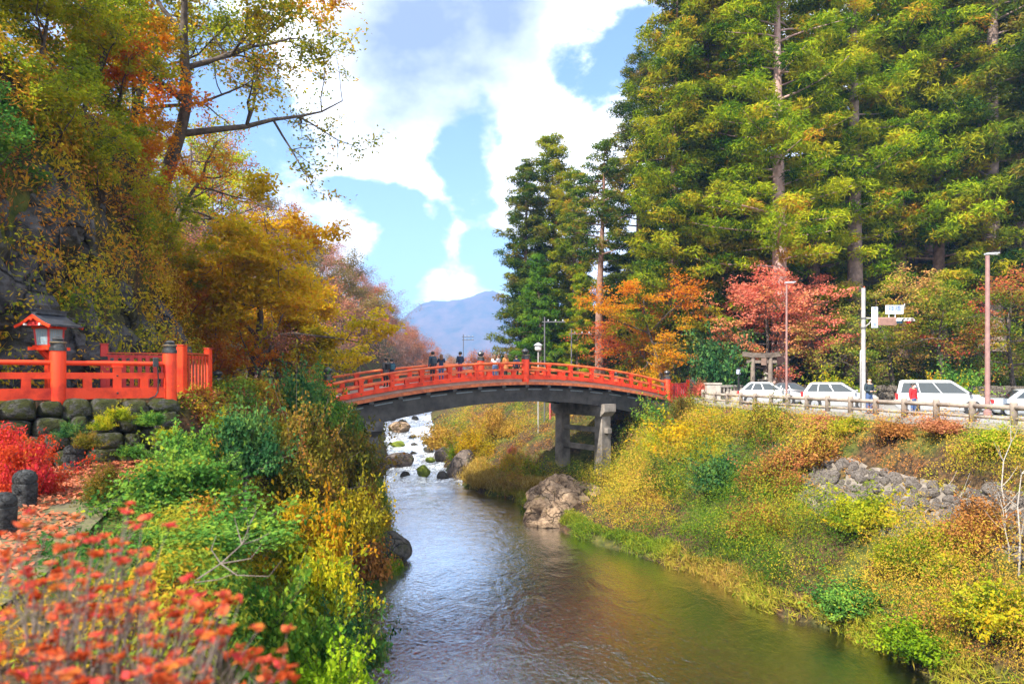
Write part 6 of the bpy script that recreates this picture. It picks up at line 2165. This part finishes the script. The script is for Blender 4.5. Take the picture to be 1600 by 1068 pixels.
person('taller person in navy coat rightmost of the approach group', on_app(399, 2.0), 2.0, 1.70, navy, blackc, coat=True)
person('bald person in dark jacket and blue jeans standing beside the signal pole', Vector(carpos(1358, 32.5)), .3, 1.72, fab('darkteal', (.02, .035, .045)), jeans, arms='front', bald=True)
person('masked person in red jacket standing at the back of the white minivan', Vector(carpos(1427, 31.5)), .4, 1.50, redc, jeans, mask=True)
person('person in dark coat on the path beyond the right end of the bridge', ground_at(1001, 50.5), 1.0, 1.65, blackc, blackc)

# ------------------------------------------------------------------ stair path beyond the bridge
def stair_path():
    V = []; n = 5
    ts = np.linspace(0, 1, 16)
    for t in ts:
        cx = 10.4 + (8.6 - 10.4) * t; cy = 50.5 + 17 * t
        for k in range(n):
            x = cx + (k / (n - 1) - .5) * 2.6; V.append((x, cy, hz(x, cy) + .06))
    q = [(j * n + k, j * n + k + 1, (j + 1) * n + k + 1, (j + 1) * n + k) for j in range(len(ts) - 1) for k in range(n - 1)]
    tag(link('footpath', quad_mesh('footpath', np.array(V), np.array(q), pbr('path_paving', (.2, .17, .15), .9, .2, 3, .3, col2=(.3, .26, .23)), None, True)), kind='structure')
stair_path()
# ------------------------------------------------------------------ shrubs that stand out
# left bank
bush('broad-leaved bright green bush beside the mossy path edge', 285, 700, 10.5, 1.0, L_GRN, 'near')
bush('bright green leafy bush in the middle of the left bank', 350, 770, 9.5, 1.05, L_GRN, 'near2')
bush('green bush just above the red azalea sprays', 300, 830, 8.0, .8, L_GRN, 'near')
bush('low green bush right of the red azalea sprays', 400, 885, 8.0, .8, leafmat('fresh_green', [(.02, .08, .015), (.06, .17, .025), (.13, .27, .03), (.24, .33, .03), (.36, .34, .02)], .38), 'near2')
bush('yellow-green bush at the lower edge of the left bank', 470, 940, 8.4, .85, MATS['fresh_green'], 'near')
bush('light green bush at the bottom edge near the water', 520, 1000, 7.5, .6, L_LIM, 'near2')
bush('dark blue-green feathery bush below the bridge approach', 385, 625, 15.5, .95, L_GR2, 'near')
bush('light green bush on the leaf-strewn slope under the slat fence', 290, 655, 14.5, .75, L_GRN, 'near2')
bush('blue-green sapling hiding the left bridge end', 462, 560, 24, 1.1, L_GR2, 'mid', h=2.2)
bush('leafy green sapling against the bridge approach rail', 495, 585, 26, 1.2, L_GRN, 'mid2', h=2.0)
bush('large olive and russet bush in front of the left bridge end', 470, 625, 20, 1.7, L_OLV, 'fine')
bush('olive green bush spilling over the left pier', 545, 645, 26, 1.5, L_OLV, 'mid')
bush('golden yellow bush hanging over the water before the left pier', 545, 735, 20, 1.15, leafmat('soft_gold', [(.16, .17, .014), (.30, .26, .016), (.46, .34, .018), (.52, .3, .02)], .42), 'mid')
bush('yellow and green bush in the middle of the left bank', 485, 760, 15, 1.1, L_MIX, 'near')
bush('russet orange bush above the big dark boulder', 565, 815, 22.5, 1.1, L_BRN, 'sparse')
bush('orange-gold bush on the left bank above the bottom water', 500, 850, 13.5, .95, L_YGR, 'near')
bush('dark green bush at the left bank edge low over the water', 545, 930, 12.5, .8, L_GR2, 'near2')
bush('mossy clipped hedge block at the edge of the leaf path', 165, 745, 11.2, .45, L_OLV, 'fine', y_stretch=2.6, name='hedge', cat='hedge', rz=.35, h=.62)
bush('green grass tuft on the big boulder at the waterline', 622, 878, 29, .55, L_LIM, 'grass', name='grass_tuft', cat='grass', h=.6, x=-4.75, y=28.2)
bush('red-pink azalea at the left edge below the railing', 38, 602, 11.2, .74, L_AZA, 'azalea', name='azalea_bush', h=1.25)
bush('scarlet azalea at the left edge under the lantern railing', -6, 640, 12.4, .9, L_AZA, 'azalea', name='azalea_bush', h=1.4)
bush('olive shrub clinging right of the slat fence', 345, 610, 21, .6, L_OLV, 'mid', h=.45)
bush('yellow shrub between the fence and the bridge approach', 345, 640, 18, .7, L_YGR, 'mid2', h=.6)
for k, (px, py, D, r, lf, lab) in enumerate([(110, 655, 13.9, .3, L_GR2, 'dark green fern low on the old stone wall'), (208, 690, 14.6, .36, L_GRN, 'leafy green fern before the right half of the old stone wall'), (262, 665, 15.2, .42, L_YGR, 'yellow-green fern at the corner of the old stone wall'), (160, 645, 14.4, .26, L_YGR, 'small yellow fern in the middle of the old stone wall'), (185, 632, 15.0, .34, L_YGR, 'yellow-green fern sprouting from the top of the old stone wall'), (236, 640, 15.4, .4, L_GRN, 'green fern at the right end of the old stone wall'), (135, 672, 13.6, .32, L_OLV, 'olive fern at the foot of the old stone wall')]):
    p = PX(px, py, D)
    bush(lab, px, py, D, r, lf, 'near', name='fern', cat='fern', h=.32, zbase=p.z - .3)
# right bank
def rb(label, px, py, D, r, leaf, kind='mid', **k):
    k['h'] = k.get('h', 1.2) * 1.25
    return bush(label, px, py, D, r * 1.2, leaf, kind, **k)
rb('spreading yellow bush on the bank right of the stone pier', 1075, 700, 38, 2.2, L_YEL, 'mid', h=1.9)
rb('green bush under the bridge end on the right bank', 1035, 640, 45, 1.5, L_GRN, 'mid', h=2.0)
rb('dark tangled bush under the red bridge-end fence', 1070, 655, 43.5, 1.5, L_OLV, 'fine', h=1.7)
rb('lime green bush at the road edge below the notice board', 1205, 660, 36, 1.0, L_LIM, 'mid', h=.5)
rb('yellow bush at the road edge above the right bank', 1150, 662, 38, 1.0, L_YEL, 'mid2', h=.5)
rb('big green bush at the right waterline', 1035, 800, 34.5, 1.25, leafmat('soft_green', [(.04, .08, .014), (.09, .15, .02), (.16, .21, .03), (.24, .25, .03)], .38), 'fine', h=1.5)
rb('dark green bush in the middle of the right bank', 1130, 770, 31.5, 1.4, L_GR2, 'mid', h=1.6)
rb('russet bush in the middle of the right bank', 1215, 780, 29, 1.5, L_BRN, 'fine', h=1.5)
rb('coral pink bush at the crest of the right bank', 1290, 685, 31, 1.0, leafmat('coral_shrub', [(.3, .14, .05), (.46, .18, .08), (.55, .24, .12), (.5, .16, .08)], .38), 'mid2', h=.5)
rb('tawny orange bush right of centre on the bank crest', 1400, 690, 27, 1.0, L_BRN, 'mid', h=.5)
rb('pinkish bush under the guard fence near the tall lamp post', 1475, 690, 25, .9, MATS['coral_shrub'], 'mid', h=.5)
rb('bright yellow-green bush under the guard fence at far right', 1560, 690, 22.5, .8, L_LIM, 'mid2', h=.5)
rb('yellow-green bush at the crest left of the signal pole', 1330, 680, 29.5, .9, L_YGR, 'mid2', h=.5)
rb('large yellow bush in the lower right of the bank', 1350, 820, 24, 1.3, L_YGR, 'mid', h=1.2)
rb('big yellow-olive bush at the right picture edge', 1450, 840, 21, 1.4, L_YGR, 'fine', h=1.2)
rb('orange-brown bush above the water at lower right', 1185, 880, 27, 1.3, L_BRN, 'fine', h=1.0)
rb('vivid green fern-like bush at the lower right waterline', 1330, 910, 21.5, 1.1, L_GRN, 'mid', h=.9)
rb('light green bush at the bottom right corner', 1440, 960, 18.6, 1.0, L_LIM, 'mid2', h=.9)
rb('yellow bush at the bottom right corner of the bank', 1560, 930, 17.5, 1.3, L_YGR, 'mid', h=1.2)
rb('russet dead-leaved bush at right edge above the corner', 1540, 850, 20, 1.2, L_BRN, 'fine', h=1.2)
rb('golden bush left of the bare white saplings', 1275, 735, 29, 1.2, L_BRN, 'mid2', h=1.1)
rb('olive bush at mid-height right of the yellow one', 1200, 710, 34, 1.5, L_OLV, 'fine', h=1.4)
# far bank under the arch
rb('bright lime bush on the far bank under the bridge arch', 715, 680, 56, .9, L_LIM, 'mid', h=1.3)
rb('scarlet sumac on the far bank under the bridge arch', 801, 665, 50, .35, L_RED, 'sparse', h=1.6)
rb('green bush on the far bank left of the pier', 822, 700, 47, 1.3, L_YGR, 'mid2', h=1.3)
rb('golden bush behind the big brown boulder', 740, 690, 55, 1.8, L_YEL, 'fine', h=2.0)
rb('tawny orange bush on the far bank at the arch crown', 775, 640, 57, 2.0, leafmat('tawny_shrub', [(.22, .16, .03), (.36, .24, .04), (.46, .28, .05), (.46, .2, .05)], .38), 'fine', h=2.0)
rb('ochre bush beside the rapids on the far bank', 690, 655, 64, 1.8, MATS['tawny_shrub'], 'mid', h=2.2)
rb('yellow ochre bush low by the reeds', 800, 730, 48.5, 1.3, L_YEL, 'fine', h=1.3)
# roadside
bush('broad green shrub with pale leaves behind the bridge-end fence', 1118, 480, 50, 2.6, L_GR2, 'mid', h=5.2)
bush('yellow shrub behind the white wagon', 1300, 560, 47, 2.2, L_YGR, 'mid', h=2.4)
bush('yellow-leaved shrub above the stone roadside wall', 1475, 575, 45.5, 1.8, L_YEL, 'mid', h=2.2)
bush('dark green shrub above the stone roadside wall', 1500, 545, 47, 2.2, L_GRN, 'mid', h=3.0)
bush('small orange-red shrub left of the stone pedestal', 1093, 575, 48.5, .7, L_RED, 'mid', h=1.4)
bush('golden shrub at the foot of the stair path', 1030, 545, 53, 1.8, L_YEL, 'mid', h=2.6)

# bare white saplings on the right bank
def sapling(label, pts, r):
    p = [PX(*q) for q in pts]
    base = p[0].copy()
    base.z = hz(base.x, base.y)
    R = empty('bare_sapling', base); tag(R, label, 'sapling')
    m = MB(); m.tube([base - Vector((0, 0, .1))] + p, [r] + [max(.006, r * (1 - .8 * i / len(p))) for i in range(len(p))], 6, cap=False); m.build('stem', bark_pale, R, base, smooth=True)
    rng = np.random.default_rng(int(pts[0][0]))
    for k in range(7):
        i = rng.integers(1, len(p))
        d = Vector((rng.uniform(-.5, .5), rng.uniform(-.2, .2), rng.uniform(.1, .6)))
        m = MB(); m.tube([p[i], p[i] + d * .5, p[i] + d + Vector((0, 0, .12))], [r * .45, r * .3, .004], 4, cap=False); m.build('twig', bark_pale, R, base, smooth=True)
sapling('bare white sapling leaning against the stone revetment', [(1582, 870, 19.5), (1572, 800, 19.6), (1565, 760, 19.7), (1568, 720, 19.8), (1580, 690, 19.9)], .028)
sapling('slender bare white sapling at the right picture edge', [(1592, 905, 18.5), (1594, 840, 18.5), (1590, 790, 18.6), (1596, 740, 18.6)], .03)
sapling('thin pale dead stem slanting over the right bank', [(1545, 845, 20.5), (1520, 800, 20.5), (1500, 775, 20.6), (1482, 757, 20.7)], .016)
sapling('bare white sapling just left of the edge one', [(1577, 855, 19), (1571, 830, 19), (1567, 795, 19.1), (1560, 770, 19.2)], .02)

# red azalea sprays close to the camera
def near_azalea():
    rng = np.random.default_rng(15)
    base = Vector((-1.75, 2.7, hz(-1.75, 2.7)))
    R = empty('azalea_bush', base); tag(R, 'scarlet azalea sprays with bare grey twigs close in the lower left corner', 'azalea')
    wood = MB()
    tips = []
    def reg(n, x0, x1, y0, y1, d0, d1):
        for _ in range(n):
            tips.append(PX(rng.uniform(x0, x1), rng.uniform(y0, y1), rng.uniform(d0, d1)))
    reg(16, 0, 130, 800, 920, 2.6, 3.4); reg(16, 120, 240, 810, 960, 2.4, 3.2); reg(16, 190, 370, 905, 985, 2.3, 3.0)
    reg(18, 20, 330, 980, 1075, 2.1, 2.8); reg(12, 330, 465, 985, 1068, 2.3, 2.9); reg(10, 0, 120, 920, 1060, 2.4, 3.0); reg(6, 300, 380, 925, 960, 2.5, 2.9); reg(4, 200, 212, 790, 840, 3, 3.3)
    P, O, T, AX = [], [], [], []
    forks = []
    for k in range(24):
        forks.append(base + Vector((rng.uniform(-1.0, 1.0), rng.uniform(-.4, .5), rng.uniform(.8, 1.3))))
    for f in forks:
        mid = base.lerp(f, .5) + Vector((rng.uniform(-.15, .15), rng.uniform(-.15, .15), -.05))
        wood.tube([base + Vector((rng.uniform(-.2, .2), rng.uniform(-.2, .2), -.1)), mid, f], [.011, .008, .005], 5, cap=False)
    for tp in tips:
        f = min(forks, key=lambda q: (q - tp).length + .25 * rng.random())
        mid = f.lerp(tp, .5) + Vector((rng.uniform(-.09, .09), rng.uniform(-.07, .07), rng.uniform(-.08, .02)))
        m2 = mid.lerp(tp, .55) + Vector((rng.uniform(-.03, .03), rng.uniform(-.03, .03), 0))
        wood.tube([f, mid, m2, tp], [.005, .0038, .003, .0018], 4, cap=False)
        ends = [tp]
        for _ in range(4):
            e = mid.lerp(tp, rng.uniform(.4, .9)) + Vector((rng.uniform(-.11, .11), rng.uniform(-.11, .11), rng.uniform(.0, .09)))
            wood.tube([mid.lerp(tp, rng.uniform(.3, .6)), e], [.003, .0015], 4, cap=False)
            if rng.random() < .75: ends.append(e)
        for e in ends:
            n = rng.integers(5, 10)
            ti = rng.uniform(.05, .95)
            for q in range(n):
                a = rng.uniform(0, 6.28)
                d = np.array([math.cos(a), math.sin(a), rng.uniform(.5, 1.6)])
                d /= np.linalg.norm(d)
                P.append(np.array(e) + d * .022); AX.append(d); O.append(np.array([0, 0, 1.0]) + rng.normal(0, .5, 3)); T.append(ti + rng.normal(0, .15))
    wood.build('branches', pbr('azalea_twig', (.1, .075, .065), .85, .2, 9, .2, col2=(.2, .16, .14)), R, base, smooth=True)
    P = np.array(P) - np.array(base)
    me = leaf_mesh('leaves', P, np.array(O), .048, .026, np.clip(T, 0, 1), rng, leafmat('near_azalea_leaves', [(.40, .05, .02), (.60, .11, .03), (.66, .19, .08), (.62, .05, .07), (.58, .2, .04)], .42), .25, np.array(AX), .2)
    link('leaves', me, R)
near_azalea()

# bare grey dead branch in the middle of the left bank
def dead_branch():
    p = [PX(300, 910, 6.2), PX(345, 880, 6.3), PX(378, 850, 6.4), PX(392, 815, 6.5)]
    base = p[0].copy()
    base.z = hz(p[0].x, p[0].y)
    R = empty('dead_shrub', base); tag(R, 'bare pale forked dead branches over the green bushes', 'dead shrub')
    m = MB(); m.tube([base] + p, [.011, .009, .007, .005, .002], 6, cap=False); m.build('branch', MATS['azalea_twig'], R, base, smooth=True)
    for a, q in ((1, [(392, 872, 6.2), (410, 848, 6.2)]), (2, [(388, 838, 6.3), (386, 808, 6.3)]), (1, [(370, 898, 6.1), (420, 900, 6.0), (440, 875, 6.0)]), (0, [(340, 905, 6.1), (372, 893, 6.1)]), (2, [(372, 830, 6.5), (366, 806, 6.6)]), (3, [(400, 800, 6.5), (398, 786, 6.5)]), (1, [(330, 858, 6.4), (338, 836, 6.5)]), (2, [(404, 842, 6.3), (424, 830, 6.3)])):
        m = MB(); m.tube([p[a]] + [PX(*t) for t in q], [.006, .004, .0015] if len(q) == 2 else [.006, .005, .0035, .0015], 5, cap=False); m.build('twig', MATS['azalea_twig'], R, base, smooth=True)
dead_branch()
# ------------------------------------------------------------------ the air
def haze():
    m = MB()
    m.box((0, 2450, 245), (5400, 5200, 530))
    mt = bpy.data.materials.new('haze')
    mt.use_nodes = True
    nt = mt.node_tree
    nt.nodes.clear()
    out = nt.nodes.new('ShaderNodeOutputMaterial')
    v = nt.nodes.new('ShaderNodeVolumePrincipled')
    v.inputs['Color'].default_value = (.26, .50, 1.0, 1)
    v.inputs['Density'].default_value = .0003
    v.inputs['Anisotropy'].default_value = 0.0
    nt.links.new(v.outputs[0], out.inputs['Volume'])
    o = m.build('haze', mt); tag(o, kind='stuff', label='thin blue air over the valley')
haze()
